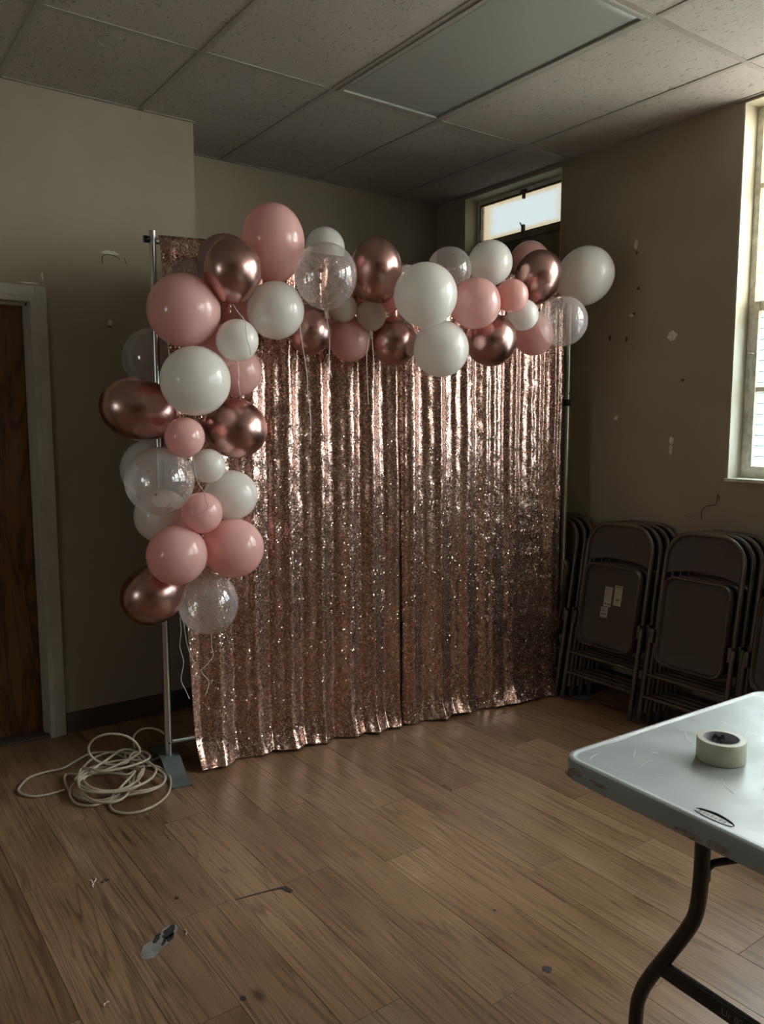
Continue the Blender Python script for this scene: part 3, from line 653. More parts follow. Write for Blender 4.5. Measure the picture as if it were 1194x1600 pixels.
# ================================================================== BALLOONS
BAL=[
{'n': 'L1', 'k': 'pink', 'P': [1.5454, 2.8573, 2.1817], 'R': 0.124, 'L': 0.1519, 'ax': '90'},
{'n': 'L2', 'k': 'chrome', 'P': [1.3194, 2.7594, 2.034], 'R': 0.1068, 'L': 0.1187, 'ax': '100'},
{'n': 'L3', 'k': 'mauve', 'P': [1.3904, 2.9701, 2.1031], 'R': 0.1092, 'L': 0.1142, 'ax': '90'},
{'n': 'L4', 'k': 'clear', 'P': [1.2477, 3.0175, 2.026], 'R': 0.0803, 'L': 0.0853, 'ax': '90'},
{'n': 'L5', 'k': 'pink', 'P': [1.1701, 2.8616, 1.8918], 'R': 0.1358, 'L': 0.1334, 'ax': 'n'},
{'n': 'L6', 'k': 'clear', 'P': [1.2171, 3.3263, 1.7483], 'R': 0.1279, 'L': 0.1279, 'ax': 'n'},
{'n': 'L7', 'k': 'white', 'P': [1.1867, 2.8109, 1.6312], 'R': 0.1286, 'L': 0.1286, 'ax': 'n'},
{'n': 'L8', 'k': 'chrome', 'P': [1.0574, 3.0614, 1.5272], 'R': 0.152, 'L': 0.1221, 'ax': '12'},
{'n': 'L9', 'k': 'white', 'P': [1.3361, 2.763, 1.7835], 'R': 0.0794, 'L': 0.0794, 'ax': 'n'},
{'n': 'L10', 'k': 'pink', 'P': [1.4359, 2.9753, 1.6844], 'R': 0.0989, 'L': 0.0989, 'ax': 'n'},
{'n': 'L11', 'k': 'pink', 'P': [1.4505, 2.9778, 1.8972], 'R': 0.0933, 'L': 0.0984, 'ax': 'n'},
{'n': 'L11b', 'k': 'pink', 'P': [1.3304, 2.8989, 1.7724], 'R': 0.0848, 'L': 0.0848, 'ax': 'n'},
{'n': 'L12', 'k': 'white', 'P': [1.5194, 2.7968, 1.9128], 'R': 0.1077, 'L': 0.1152, 'ax': 'n'},
{'n': 'L13', 'k': 'chrome', 'P': [1.4018, 2.9446, 1.4544], 'R': 0.1371, 'L': 0.119, 'ax': '195'},
{'n': 'L14', 'k': 'pink', 'P': [1.1572, 2.8581, 1.4223], 'R': 0.0749, 'L': 0.0749, 'ax': 'n'},
{'n': 'L15', 'k': 'white', 'P': [1.1941, 3.3298, 1.2781], 'R': 0.1295, 'L': 0.1295, 'ax': 'n'},
{'n': 'L16', 'k': 'clear', 'P': [1.0781, 2.9204, 1.2574], 'R': 0.1339, 'L': 0.1242, 'ax': 'n'},
{'n': 'L17', 'k': 'white', 'P': [1.2736, 2.9131, 1.3074], 'R': 0.0655, 'L': 0.068, 'ax': 'n'},
{'n': 'L18', 'k': 'white', 'P': [1.3904, 2.9701, 1.1806], 'R': 0.1128, 'L': 0.1023, 'ax': '180'},
{'n': 'L19', 'k': 'pink', 'P': [1.2294, 2.884, 1.128], 'R': 0.0798, 'L': 0.0798, 'ax': 'n'},
{'n': 'L20', 'k': 'white', 'P': [1.1408, 3.0814, 1.1029], 'R': 0.1137, 'L': 0.1033, 'ax': 'n'},
{'n': 'L21', 'k': 'pink', 'P': [1.1324, 2.9074, 0.9678], 'R': 0.1165, 'L': 0.114, 'ax': 'n'},
{'n': 'L22', 'k': 'pink', 'P': [1.374, 2.922, 0.9708], 'R': 0.1275, 'L': 0.1197, 'ax': '190'},
{'n': 'L23', 'k': 'chrome', 'P': [1.0929, 3.0733, 0.7895], 'R': 0.1344, 'L': 0.1189, 'ax': '-35'},
{'n': 'L24', 'k': 'clear', 'P': [1.2871, 2.9783, 0.7439], 'R': 0.1205, 'L': 0.1283, 'ax': '-90'},
{'n': 'T25', 'k': 'white', 'P': [1.9844, 3.1742, 2.266], 'R': 0.0911, 'L': 0.0999, 'ax': '90'},
{'n': 'T26', 'k': 'clear', 'P': [1.6928, 2.7046, 2.0468], 'R': 0.1232, 'L': 0.1282, 'ax': '90'},
{'n': 'T27', 'k': 'chrome', 'P': [1.9785, 2.7625, 2.1062], 'R': 0.1073, 'L': 0.1368, 'ax': '90'},
{'n': 'T28', 'k': 'chrome', 'P': [1.7274, 2.8835, 1.8639], 'R': 0.0959, 'L': 0.1092, 'ax': '-90'},
{'n': 'T29', 'k': 'white', 'P': [1.8816, 2.8703, 1.9611], 'R': 0.0625, 'L': 0.0598, 'ax': 'n'},
{'n': 'T30', 'k': 'cream', 'P': [1.9818, 2.8049, 1.9299], 'R': 0.0641, 'L': 0.0671, 'ax': '90'},
{'n': 'T31', 'k': 'pink', 'P': [1.9443, 2.9116, 1.8403], 'R': 0.092, 'L': 0.1031, 'ax': '-90'},
{'n': 'T32', 'k': 'pink', 'P': [2.1395, 2.8944, 2.0493], 'R': 0.0798, 'L': 0.0855, 'ax': 'n'},
{'n': 'T33', 'k': 'white', 'P': [2.2527, 2.9062, 2.1407], 'R': 0.0464, 'L': 0.0464, 'ax': 'n'},
{'n': 'T34', 'k': 'white', 'P': [2.1031, 2.588, 1.9986], 'R': 0.1292, 'L': 0.1318, 'ax': 'n'},
{'n': 'T35', 'k': 'chrome', 'P': [2.1264, 2.8339, 1.8337], 'R': 0.1044, 'L': 0.1073, 'ax': 'n'},
{'n': 'T36', 'k': 'clear', 'P': [2.4413, 2.8329, 2.1757], 'R': 0.1029, 'L': 0.1, 'ax': 'n'},
{'n': 'T37', 'k': 'white', 'P': [2.6664, 2.7994, 2.2248], 'R': 0.1057, 'L': 0.1027, 'ax': 'n'},
{'n': 'T38', 'k': 'white', 'P': [2.2696, 2.6845, 1.7969], 'R': 0.1203, 'L': 0.1231, 'ax': 'n'},
{'n': 'T39', 'k': 'pink', 'P': [2.3956, 2.6035, 1.9921], 'R': 0.1086, 'L': 0.1114, 'ax': 'n'},
{'n': 'T40', 'k': 'pink', 'P': [2.544, 2.5309, 2.0291], 'R': 0.0673, 'L': 0.0757, 'ax': 'n'},
{'n': 'T41', 'k': 'chrome', 'P': [2.5766, 2.6894, 1.8542], 'R': 0.1176, 'L': 0.1205, 'ax': '-60'},
{'n': 'T42', 'k': 'white', 'P': [2.6909, 2.6055, 1.9663], 'R': 0.0703, 'L': 0.0718, 'ax': 'n'},
{'n': 'T43', 'k': 'pink', 'P': [3.145, 3.0016, 2.3183], 'R': 0.1045, 'L': 0.1045, 'ax': 'n'},
{'n': 'T44', 'k': 'chrome', 'P': [2.9082, 2.7231, 2.1713], 'R': 0.1113, 'L': 0.1329, 'ax': '110'},
{'n': 'T45', 'k': 'white', 'P': [3.2847, 2.7492, 2.2207], 'R': 0.1411, 'L': 0.1542, 'ax': '130'},
{'n': 'T46', 'k': 'clear', 'P': [2.912, 2.5631, 1.9495], 'R': 0.1173, 'L': 0.1143, 'ax': 'n'},
{'n': 'T47', 'k': 'pink', 'P': [2.8624, 2.6975, 1.8992], 'R': 0.0954, 'L': 0.1046, 'ax': '-90'},
{'n': 'T48', 'k': 'clear', 'P': [2.8892, 2.8163, 1.896], 'R': 0.0443, 'L': 0.0633, 'ax': '-90'}]
RIB=[['L12', [[1.619, 2.781, 1.869], [1.621, 2.78, 1.827], [1.636, 2.778, 1.732], [1.646, 2.777, 1.669], [1.648, 2.776, 1.6], [1.656, 2.775, 1.529], [1.66, 2.775, 1.452], [1.657, 2.775, 1.387]]], ['T26', [[1.732, 2.774, 1.93], [1.745, 2.772, 1.865], [1.75, 2.771, 1.788], [1.747, 2.772, 1.716], [1.76, 2.77, 1.66]]], ['T30', [[1.948, 2.762, 1.862], [1.936, 2.764, 1.798], [1.93, 2.765, 1.745], [1.933, 2.764, 1.639], [1.938, 2.764, 1.553]]], ['T30', [[1.951, 2.762, 1.86], [1.957, 2.761, 1.807], [1.963, 2.76, 1.733], [1.969, 2.759, 1.666], [1.975, 2.758, 1.623]]], ['L2', [[1.263, 2.642, 1.895], [1.281, 2.639, 1.869], [1.306, 2.635, 1.839], [1.308, 2.635, 1.812], [1.312, 2.634, 1.78], [1.321, 2.633, 1.749], [1.325, 2.632, 1.72]]], ['L9', [[1.366, 2.828, 1.711], [1.37, 2.828, 1.674], [1.369, 2.828, 1.625], [1.376, 2.827, 1.581]]], ['L14', [[1.155, 2.779, 1.353], [1.159, 2.778, 1.3], [1.171, 2.776, 1.252], [1.19, 2.774, 1.22], [1.198, 2.772, 1.184], [1.205, 2.771, 1.162], [1.188, 2.774, 1.146], [1.166, 2.777, 1.137]]], ['L23', [[1.193, 3.056, 0.68], [1.197, 3.056, 0.626], [1.19, 3.057, 0.559], [1.203, 3.055, 0.49], [1.191, 3.057, 0.418], [1.208, 3.054, 0.371], [1.223, 3.052, 0.33]]], ['L24', [[1.197, 3.025, 0.667], [1.205, 3.024, 0.591], [1.219, 3.022, 0.53], [1.236, 3.02, 0.49], [1.226, 3.021, 0.48]]], ['L24', [[1.304, 2.999, 0.605], [1.305, 2.999, 0.553], [1.31, 2.999, 0.512], [1.279, 3.003, 0.475], [1.258, 3.006, 0.454], [1.288, 3.002, 0.408], [1.282, 3.003, 0.37], [1.271, 3.004, 0.345]]]]
VIEW=_f
def imgdir(deg): a=math.radians(deg); return (_r*math.cos(a)+_d*math.sin(a))
MATOF={'pink':'pink','white':'white','chrome':'chrome','clear':'clear','cream':'cream','mauve':'mauve'}
LABEL={
'L1':'large pale pink balloon at the highest point of the garland',
'L2':'rose gold chrome balloon just left of the highest pink balloon',
'L3':'dusky mauve balloon mostly hidden behind the upper left rose gold balloon',
'L4':'see-through balloon against the sequins above the large left pink balloon',
'L5':'large pale pink balloon beside the upper end of the left pole',
'L6':'see-through balloon behind the big white one, against the door wall',
'L7':'big white balloon in the left column, above the small pink one',
'L8':'large rose gold chrome balloon at the far left, lying sideways',
'L9':'small white balloon with a ribbon across it, in the upper left column',
'L10':'pink balloon peeking out below the small white balloon with a ribbon',
'L11':'pink balloon hidden between the upper left rose gold and two white balloons',
'L11b':'pink balloon wedged between the big white balloon and the small ribboned white one',
'L12':'white balloon directly below the highest pink balloon',
'L13':'rose gold chrome balloon in the left column, resting against the sequin curtain',
'L14':'small pink balloon between the two rose gold chrome balloons of the left column',
'L15':'dull white balloon behind the large clear confetti balloon on the left',
'L16':'large clear balloon with confetti at the left edge of the column',
'L17':'small white balloon right of the large left clear confetti balloon',
'L18':'white balloon against the curtain beside the small coral pink balloon',
'L19':'small coral pink balloon with a ribbon end, low in the left column',
'L20':'dull white balloon low on the left, behind the lower pink balloon',
'L21':'pink balloon low on the left with its tip facing forward',
'L22':'coral pink balloon low in the column, against the sequin curtain',
'L23':'lowest rose gold chrome balloon, at the foot of the left column',
'L24':'lowest clear balloon with trailing ribbons, at the bottom of the column',
'T25':'white balloon behind the clear confetti balloon on the top rail',
'T26':'clear balloon with dark confetti dots, right of the highest pink balloon',
'T27':'tall rose gold chrome balloon standing above the top rail near its middle',
'T28':'rose gold chrome balloon under the clear balloon with confetti dots',
'T29':'small white balloon tucked under the clear balloon with confetti dots',
'T30':'small blush white balloon with two ribbons hanging below it',
'T31':'dusty pink balloon below the small blush white balloon',
'T32':'pink balloon hidden between the tall rose gold and the biggest white balloon',
'T33':'tiny white balloon peeking over the biggest white balloon of the top row',
'T34':'biggest white balloon, in the middle of the top row',
'T35':'rose gold chrome balloon at lower left of the biggest white balloon',
'T36':'smoky clear balloon above the pink one in the top row',
'T37':'white balloon in front of the small hopper window',
'T38':'white balloon hanging lowest in the top row, below the biggest white one',
'T39':'pink balloon right of the biggest white balloon',
'T40':'small pink balloon in front of the right half of the top row',
'T41':'rose gold chrome balloon hanging lowest at the right of the top row',
'T42':'small white balloon under the small pink one on the right',
'T43':'pink balloon behind the upper right rose gold balloon, under the hopper window',
'T44':'upper right rose gold chrome balloon next to the far right white one',
'T45':'large white balloon at the far right end of the garland',
'T46':'clear balloon at the right end, in front of the pole',
'T47':'coral pink balloon hanging left of the right end clear balloon',
'T48':'tiny clear balloon between the lowest right rose gold and coral pink balloons'}
for b in BAL:
    c=Vector(b['P']); R,L=b['R'],b['L']; k=b['k']
    if b['ax']=='n':
        ax=(VIEW+Vector((0,0,.25))).normalized(); Rr=(R+L)/2; A=Rr*1.06
    else:
        dg=float(b['ax']); ax=(imgdir(dg)+VIEW*.45).normalized()
        al=abs(math.sin(math.radians(dg)))>.6
        A,Rr=(L,R) if al else (R,L)
    zax=-ax; xa=zax.orthogonal().normalized(); ya=zax.cross(xa)
    root=empty('balloon',c+Vector((0,0,-Rr*.98)))
    tag(root,LABEL[b['n']],'balloon','balloons of the garland')
    Mx=Matrix(((xa.x,ya.x,zax.x,c.x),(xa.y,ya.y,zax.y,c.y),(xa.z,ya.z,zax.z,c.z),(0,0,0,1)))
    prof=[]
    n=30
    for i in range(n+1):
        t=math.pi*i/n; st_=math.sin(t); ct=math.cos(t)
        r=Rr*st_*(1+.035*ct) if i not in (0,n) else .0
        z=A*ct
        prof.append((max(r,.0008),z))
    nk=A
    prof=prof[:-2]+[(Rr*.085,-A*.997),(Rr*.05,-A*1.03),(.006,-A*1.05-.004)]
    P(MB().lathe(prof,48,Mx),'balloon_body',M[MATOF[k]],root)
    z0=-A*1.05-.002
    kn=[(.0045,z0+.004),(.0075,z0-.002),(.0085,z0-.007),(.006,z0-.011),(.0045,z0-.014),(.009,z0-.020),(.0115,z0-.024),(.010,z0-.025),(.003,z0-.020)]
    P(MB().lathe(kn,14,Mx),'knot',M[MATOF[k]],root)
    if k=='clear' and R>.09:
        rd=random.Random(hash(b['n'])%1000 if False else sum(map(ord,b['n'])))
        cf=MB()
        for q in range(16):
            th=rd.uniform(0,6.28); rr=rd.random()**.6*.55
            dv=Vector((math.cos(th)*rr,math.sin(th)*rr,-1)).normalized()
            if q>11: dv=Vector((rd.uniform(-1,1),rd.uniform(-1,.2),rd.uniform(-.8,.6))).normalized()
            pc=c+dv*(Rr*.93); u=dv.orthogonal().normalized(); w=dv.cross(u); r0=rd.uniform(.004,.006)
            ring=[pc+(u*math.cos(6.283*g/8)+w*math.sin(6.283*g/8))*r0 for g in range(8)]
            cf.loops([ring,[v-dv*.0006 for v in ring]])
        o=P(cf,'confetti',M['confetti'],root); o['kind']='stuff'
        if b['n']=='T26':
            for (dx,dy,r0) in ((-.35,.02,.0085),(-.08,.10,.0095),(-.12,.42,.008),(.10,.62,.008)):
                dv=(_r*dx+_d*dy-VIEW*math.sqrt(max(0,1-dx*dx-dy*dy))).normalized(); pc=c+dv*Rr*.955
                u=dv.orthogonal().normalized(); w=dv.cross(u); ring=[pc+(u*math.cos(6.283*g/12)+w*math.sin(6.283*g/12))*r0 for g in range(12)]
                P(MB().loops([ring,[v-dv*.0006 for v in ring]]),'confetti_disc',M['confetti'],root)
    for own,pts in RIB:
        if own==b['n']: P(MB().tube(spline(pts,6),.0017,6),'ribbon',M['mauveribbon'] if own=='L14' else M['ribbon'],root)

# ================================================================== FOLDING CHAIRS
def chair_parts():
    """folded steel chair: width along X, front (underside of the seat) towards -Y, height along Z"""
    parts=[]
    W,Hh=.198,.955; rc=.125
    def U(w,y,z0,ztop,rc):
        p=[(-w-.004,y,z0),(-w-.002,y,z0+.3),(-w,y,ztop-rc)]
        for k in range(1,9):
            a=math.pi-math.pi/2*k/8; p.append((-w+rc+rc*math.cos(a),y,ztop-rc+rc*math.sin(a)))
        for k in range(0,9):
            a=math.pi/2-math.pi/2*k/8; p.append((w-rc+rc*math.cos(a),y,ztop-rc+rc*math.sin(a)))
        p+=[(w+.002,y,z0+.3),(w+.004,y,z0)]
        return p
    parts.append(('back_frame',MB().tube(U(W,.010,.055,Hh,rc),.0115,10),'chair',[]))
    for s in (-1,1):
        lg=MB().tube([(s*(W+.014),-.010,.455),(s*(W+.014),-.014,.40),(s*(W+.016),-.018,.0)],.0112,10)
        ft=MB().tube([(s*(W+.016),-.018,-.002),(s*(W+.016),-.018,.035)],.0140,10)
        parts.append(('leg',lg,'chair',[('foot_cap',ft,'chairfoot')]))
    # backrest sheet with arched lower edge
    n=18; rows=6; L0=[];
    vs=[];fs=[]
    for i in range(n+1):
        x=-W+2*W*i/n
        e=max(0,abs(x)-(W-rc)); zt=Hh-rc+math.sqrt(max(0,rc*rc-e*e)); zb=.752+.030*(1-(x/W)**2)
        for j in range(rows+1):
            z=zb+(zt-zb)*j/rows; vs.append((x,.012+.010*(1-(x/W)**2),z))
    for i in range(n):
        for j in range(rows): a=i*(rows+1)+j; fs.append((a,a+rows+1,a+rows+2,a+1))
    nb_=len(vs); vs2=[(x,y+.004,z) for x,y,z in vs]
    fs2=[tuple(k+nb_ for k in f[::-1]) for f in fs]
    m=MB().add(vs+vs2,fs+fs2,True)
    eb=[(-W+2*W*i/n,.012+.010*(1-((-W+2*W*i/n)/W)**2)+.002,.752+.030*(1-((-W+2*W*i/n)/W)**2)) for i in range(n+1)]
    parts.append(('backrest',m,'chairpan',[('backrest_hem',MB().tube(eb,.0045,6),'chair')]))
    # seat pan: rim + recessed sheet
    z0,z1=.305,.742; sw=.176
    rim=rrect(0,(z0+z1)/2,2*sw,z1-z0,.055,6)
    def ring(ins,y): return [(x*(1-ins/sw),y,(z0+z1)/2+(z-(z0+z1)/2)*(1-ins/((z1-z0)/2))) for x,z in rim]
    m=MB().loops([ring(.0,.006),ring(.0,-.020),ring(.006,-.027),ring(.012,-.022),ring(.016,-.006),ring(.05,.000)],True,True,True)
    m2=MB().tube(ring(.006,-.024),.0055,6,closed=True)
    parts.append(('seat',m,'chairpan',[('seat_rim',m2,'chair')]))
    for z,w,y in ((.245,W+.012,-.014),(.135,W+.014,-.016)):
        parts.append(('rung',MB().tube([(-w,y,z),(w,y,z)],.0085,8),'chair',[]))
    parts.append(('pivot_bracket',MB().box(-W-.012,-W+.006,-.024,.018,.40,.47,.003),'chair',[]))
    parts.append(('pivot_bracket',MB().box(W-.006,W+.012,-.024,.018,.40,.47,.003),'chair',[]))
    return parts
def new_chair():
    r=empty('folding_chair')
    for nm,mb,mt,subs in chair_parts():
        o=mb.build(nm,M[mt],r,auto=50)
        for n2,m2,t2 in subs: m2.build(n2,M[t2],o,auto=50)
    return r
def dup(root):
    c=root.copy(); COL.objects.link(c)
    for ch in root.children:
        a=ch.copy(); COL.objects.link(a); a.parent=c
        for g in ch.children:
            d=g.copy(); COL.objects.link(d); d.parent=a
    return c
proto=new_chair(); firstused=False
FX=3.225; GAP=.050
def put_chair(y,k,label,dy=0,lean=9.2,n=3):
    global firstused
    o=proto if not firstused else dup(proto); firstused=True
    o.location=(FX+GAP*k,y-.018*k+dy,.006+.0); th=math.radians(lean-(.5*k))
    o.location.z=.018*math.sin(th)+.006
    o.rotation_euler=(-th,0,-math.pi/2)
    tag(o,label,'chair','folded chairs leaning under the windows'); return o
STK=[(3.02,3,'the pole at the right end of the sequin backdrop'),(2.545,4,'the stack with stickers'),(2.065,4,'the stack next to the grey table'),(1.585,3,'the stack cut off by the right edge')]
ordn=['front','second','third','rearmost']
def clab(si,k,n):
    where=('stack half hidden by the backdrop pole','stack whose front chair carries stickers','stack behind the far edge of the table','stack cut off by the right picture edge')[si]
    od='front' if k==0 else ('rearmost' if k==n-1 else ('second' if k==1 else 'third'))
    return '%s brown folding chair of the %s'%(od,where)
chairs={}
for si,(y,n,_) in enumerate(STK):
    for k in range(n): chairs[(si,k)]=put_chair(y,k,clab(si,k,n))
chairs[(1,0)]['label']='front brown steel folding chair with three paper stickers on its seat underside'
# stickers on the seat of the middle front chair
c=chairs[(1,0)]
def sticker(x,z,w,hh,lines):
    s=MB().box(x-w/2,x+w/2,-.0012,.0005,z-hh/2,z+hh/2).build('sticker',M['sticker'],c); s['label']='pale printed paper sticker'
    for (a,b,cc,dd) in lines: MB().box(x-w/2+a*w,x-w/2+b*w,-.0018,-.0011,z-hh/2+cc*hh,z-hh/2+dd*hh).build('printed_line',M['ink'],s)
sticker(-.020,.575,.046,.104,[(.12,.9,.88,.91),(.12,.85,.78,.80),(.12,.9,.68,.70),(.12,.9,.58,.60),(.12,.8,.48,.50),(.12,.9,.38,.40),(.12,.4,.10,.18),(.55,.9,.10,.18)])
sticker(.040,.590,.046,.104,[(.15,.85,.90,.93),(.15,.85,.80,.815),(.15,.85,.72,.735),(.15,.85,.64,.655),(.15,.85,.56,.575),(.25,.75,.26,.34),(.3,.7,.18,.21)])
sticker(-.033,.492,.044,.055,[(.12,.85,.80,.85),(.12,.7,.58,.68),(.12,.85,.28,.40)])

# ================================================================== TABLE
TA=math.radians(-2.6)
tb=empty('folding_table',(1.316,1.142,0)); tb.rotation_euler=(0,0,TA); tag(tb,'grey plastic folding table with black tube legs in the right foreground','table')
TW,TLn,TZ=.800,1.22,.738      # local: x 0..TW, y 0..-TLn
def tl(mb,name,mat,par=None,**k): return mb.build(name,M[mat],par or tb,**k)
def tr(ins,z,r=.055): return [(x,y,z) for x,y in rrect(TW/2,-TLn/2,TW-2*ins,TLn-2*ins,max(r-ins,.006),8)]
m=MB().loops([tr(.016,TZ-.044),tr(.004,TZ-.047),tr(.0,TZ-.043),tr(.0,TZ-.010),tr(.003,TZ-.003),tr(.008,TZ),tr(.014,TZ),tr(.018,TZ-.0025),tr(.024,TZ-.0025)],False,True,True)
top=tl(m,'table_top','table',auto=35)
# moulded name plate with a dark slot along its far side
yl0,yl1=-.325,-.405; xm=.040
pts=[(xm+.011*math.sin(math.pi*k/10)-.004,yl0+(yl1-yl0)*k/10,TZ-.0018) for k in range(11)]
tl(MB().tube([(x+.004,y,z) for x,y,z in pts],[.0010]+[.0034]*9+[.0010],6),'slot','black',top)
pl_=[(xm-.004+.009*math.cos(t),(yl0+yl1)/2+.040*math.sin(t)) for t in [2*math.pi*k/20 for k in range(20)]]
tl(MB().loops([[(x,y,TZ-.0026) for x,y in pl_],[(x,y,TZ-.0010) for x,y in pl_]]),'name_plate','table',top)
for k in range(7):
    y=yl0-.012-k*.0085; tl(MB().box(xm-.008,xm-.001+(.002 if k%2 else 0),y-.0025,y+.0025,TZ-.0012,TZ-.0006),'moulded_mark','inkgrey',top)
# scuffs and worn edges
rs=random.Random(8)
for (x,y,l,a,w) in ((.06,-.055,.05,.3,.0016),(.085,-.04,.035,-.5,.0012),(.20,-.022,.10,.02,.003),(.40,-.02,.14,.0,.0016),(.15,-.09,.05,.6,.0012),(.19,-.115,.018,-.9,.004),(.135,-.14,.06,.1,.0012),(.10,-.20,.03,-.3,.0012),(.33,-.10,.09,.8,.0012),(.46,-.17,.06,.4,.0022),(.55,-.25,.12,-.4,.0012),(.18,-.30,.08,.9,.0012),(.27,-.36,.10,-.2,.0010),(.36,-.07,.03,-1.0,.003)):
    p=spline([(x-l/2*math.cos(a),y-l/2*math.sin(a),TZ-.0022),(x+rs.uniform(-.006,.006),y+rs.uniform(-.004,.004),TZ-.0022),(x+l/2*math.cos(a),y+l/2*math.sin(a),TZ-.0022)],4)
    nn=len(p); vs=[]
    L=[]
    for i,q in enumerate(p):
        ww=w*(.25+.75*math.sin(math.pi*i/(nn-1))); tn=Vector((-math.sin(a),math.cos(a),0)); L.append([q-tn*ww/2,q+tn*ww/2,q+tn*ww/2+Vector((0,0,.0003)),q-tn*ww/2+Vector((0,0,.0003))])
    tl(MB().loops(L),'scuff','tablescuff',top)
for (y,z,ry,rz,s) in ((-.055,TZ-.022,.022,.010,41),(-.035,TZ-.035,.014,.006,42),(-.34,TZ-.036,.035,.009,43),(-.40,TZ-.034,.03,.010,44),(-.12,TZ-.026,.03,.006,45)):
    blob(MB(),(0,y,z),(0,1,0),(0,0,1),irregular(ry,rz,s),.0006,(-1,0,0)).build('worn_patch',M['tablewear'],top)
# leg frames
for xi,sg in ((.052,1),(TW-.052,-1)):
    lf=empty('leg_frame'); lf.parent=tb
    for y,sy in ((-.335,1),(-TLn+.335,-1)):
        p=[(xi,y,TZ-.046),(xi,y,.60),(xi,y+sy*.006,.525),(xi,y+sy*.022,.478),(xi,y+sy*.060,.405),(xi,y+sy*.104,.325),(xi,y+sy*.128,.270),(xi,y+sy*.138,.21),(xi,y+sy*.142,.012)]
        MB().tube(spline(p,6),.0150,14).build('leg',M['tube'],lf)
        MB().tube([(xi,y+sy*.142,0),(xi,y+sy*.142,.030)],.0180,14).build('foot_cap',M['black'],lf)
    ya_,yb_=-.335+.085,-TLn+.335-.085
    cb=MB().box(xi-.006,xi+.006,yb_,ya_,.340,.376,.003).build('cross_bar',M['tube'],lf)
    MB().box(xi-.010,xi+.010,yb_,ya_,TZ-.062,TZ-.046,.003).build('top_bar',M['tube'],lf)
    if sg==1:
        fc=bpy.data.curves.new('print','FONT'); fc.body='Ur 02 4 -'; fc.size=.019; fc.extrude=.0002
        to=bpy.data.objects.new('print',fc); COL.objects.link(to); bpy.context.view_layer.update()
        me=bpy.data.meshes.new_from_object(to.evaluated_get(bpy.context.evaluated_depsgraph_get())); bpy.data.objects.remove(to)
        me.materials.clear(); me.materials.append(M['inkgrey']); q=bpy.data.objects.new('printed_code',me); COL.objects.link(q); q.parent=lf
        q.location=(xi-.0064,-.395,.351); q.rotation_euler=(math.pi/2,0,-math.pi/2)
    # folding brace up to the middle of the top
    MB().tube(spline([(xi+sg*.006,-.335,.600),(xi+sg*.022,-.340,.616),(xi+sg*.045,-.352,.622),(xi+sg*.16,-.43,.645),(xi+sg*.29,-.52,TZ-.055)],5),.0075,10).build('brace',M['tube'],lf)
    MB().box(xi-sg*0-.012,xi+.018,-.345,-.325,.585,.612,.003).build('brace_clip',M['tube'],lf)
MB().box(TW/2-.10,TW/2+.10,-TLn/2-.03,-TLn/2+.06,TZ-.062,TZ-.045,.003).build('brace_anchor',M['tube'],tb)

# ---- tape roll
tp_=empty('tape_roll',(1.591,.914,TZ-.0025)); tag(tp_,'roll of clear packing tape lying on the grey table','tape')
z=TZ-.0025
Rz=Matrix.Translation((1.591,.914,z))
P(MB().lathe([(.0385,.001),(.0500,.001),(.0515,.003),(.0515,.046),(.0500,.048),(.0385,.048)],64,Rz,True),'tape_winding',M['tape'],tp_,auto=40)
P(MB().lathe([(.0360,0),(.0384,0),(.0384,.0485),(.0360,.0485)],64,Rz,True),'cardboard_core',M['core'],tp_,auto=40)
for a0,a1,z0_,z1_ in ((20,62,.030,.040),(75,120,.012,.020),(28,50,.016,.024),(130,150,.03,.04)):
    L=[]
    for k in range(9):
        a=math.radians(a0+(a1-a0)*k/8); dz=.004*math.sin(k*1.3)
        L.append([Rz@Vector((r*math.cos(a),r*math.sin(a),zz)) for r,zz in ((.0358,z0_+dz),(.0358,z1_+dz),(.0361,z1_+dz),(.0361,z0_+dz))])
    P(MB().loops(L),'printed_mark',M['coreink'],tp_)

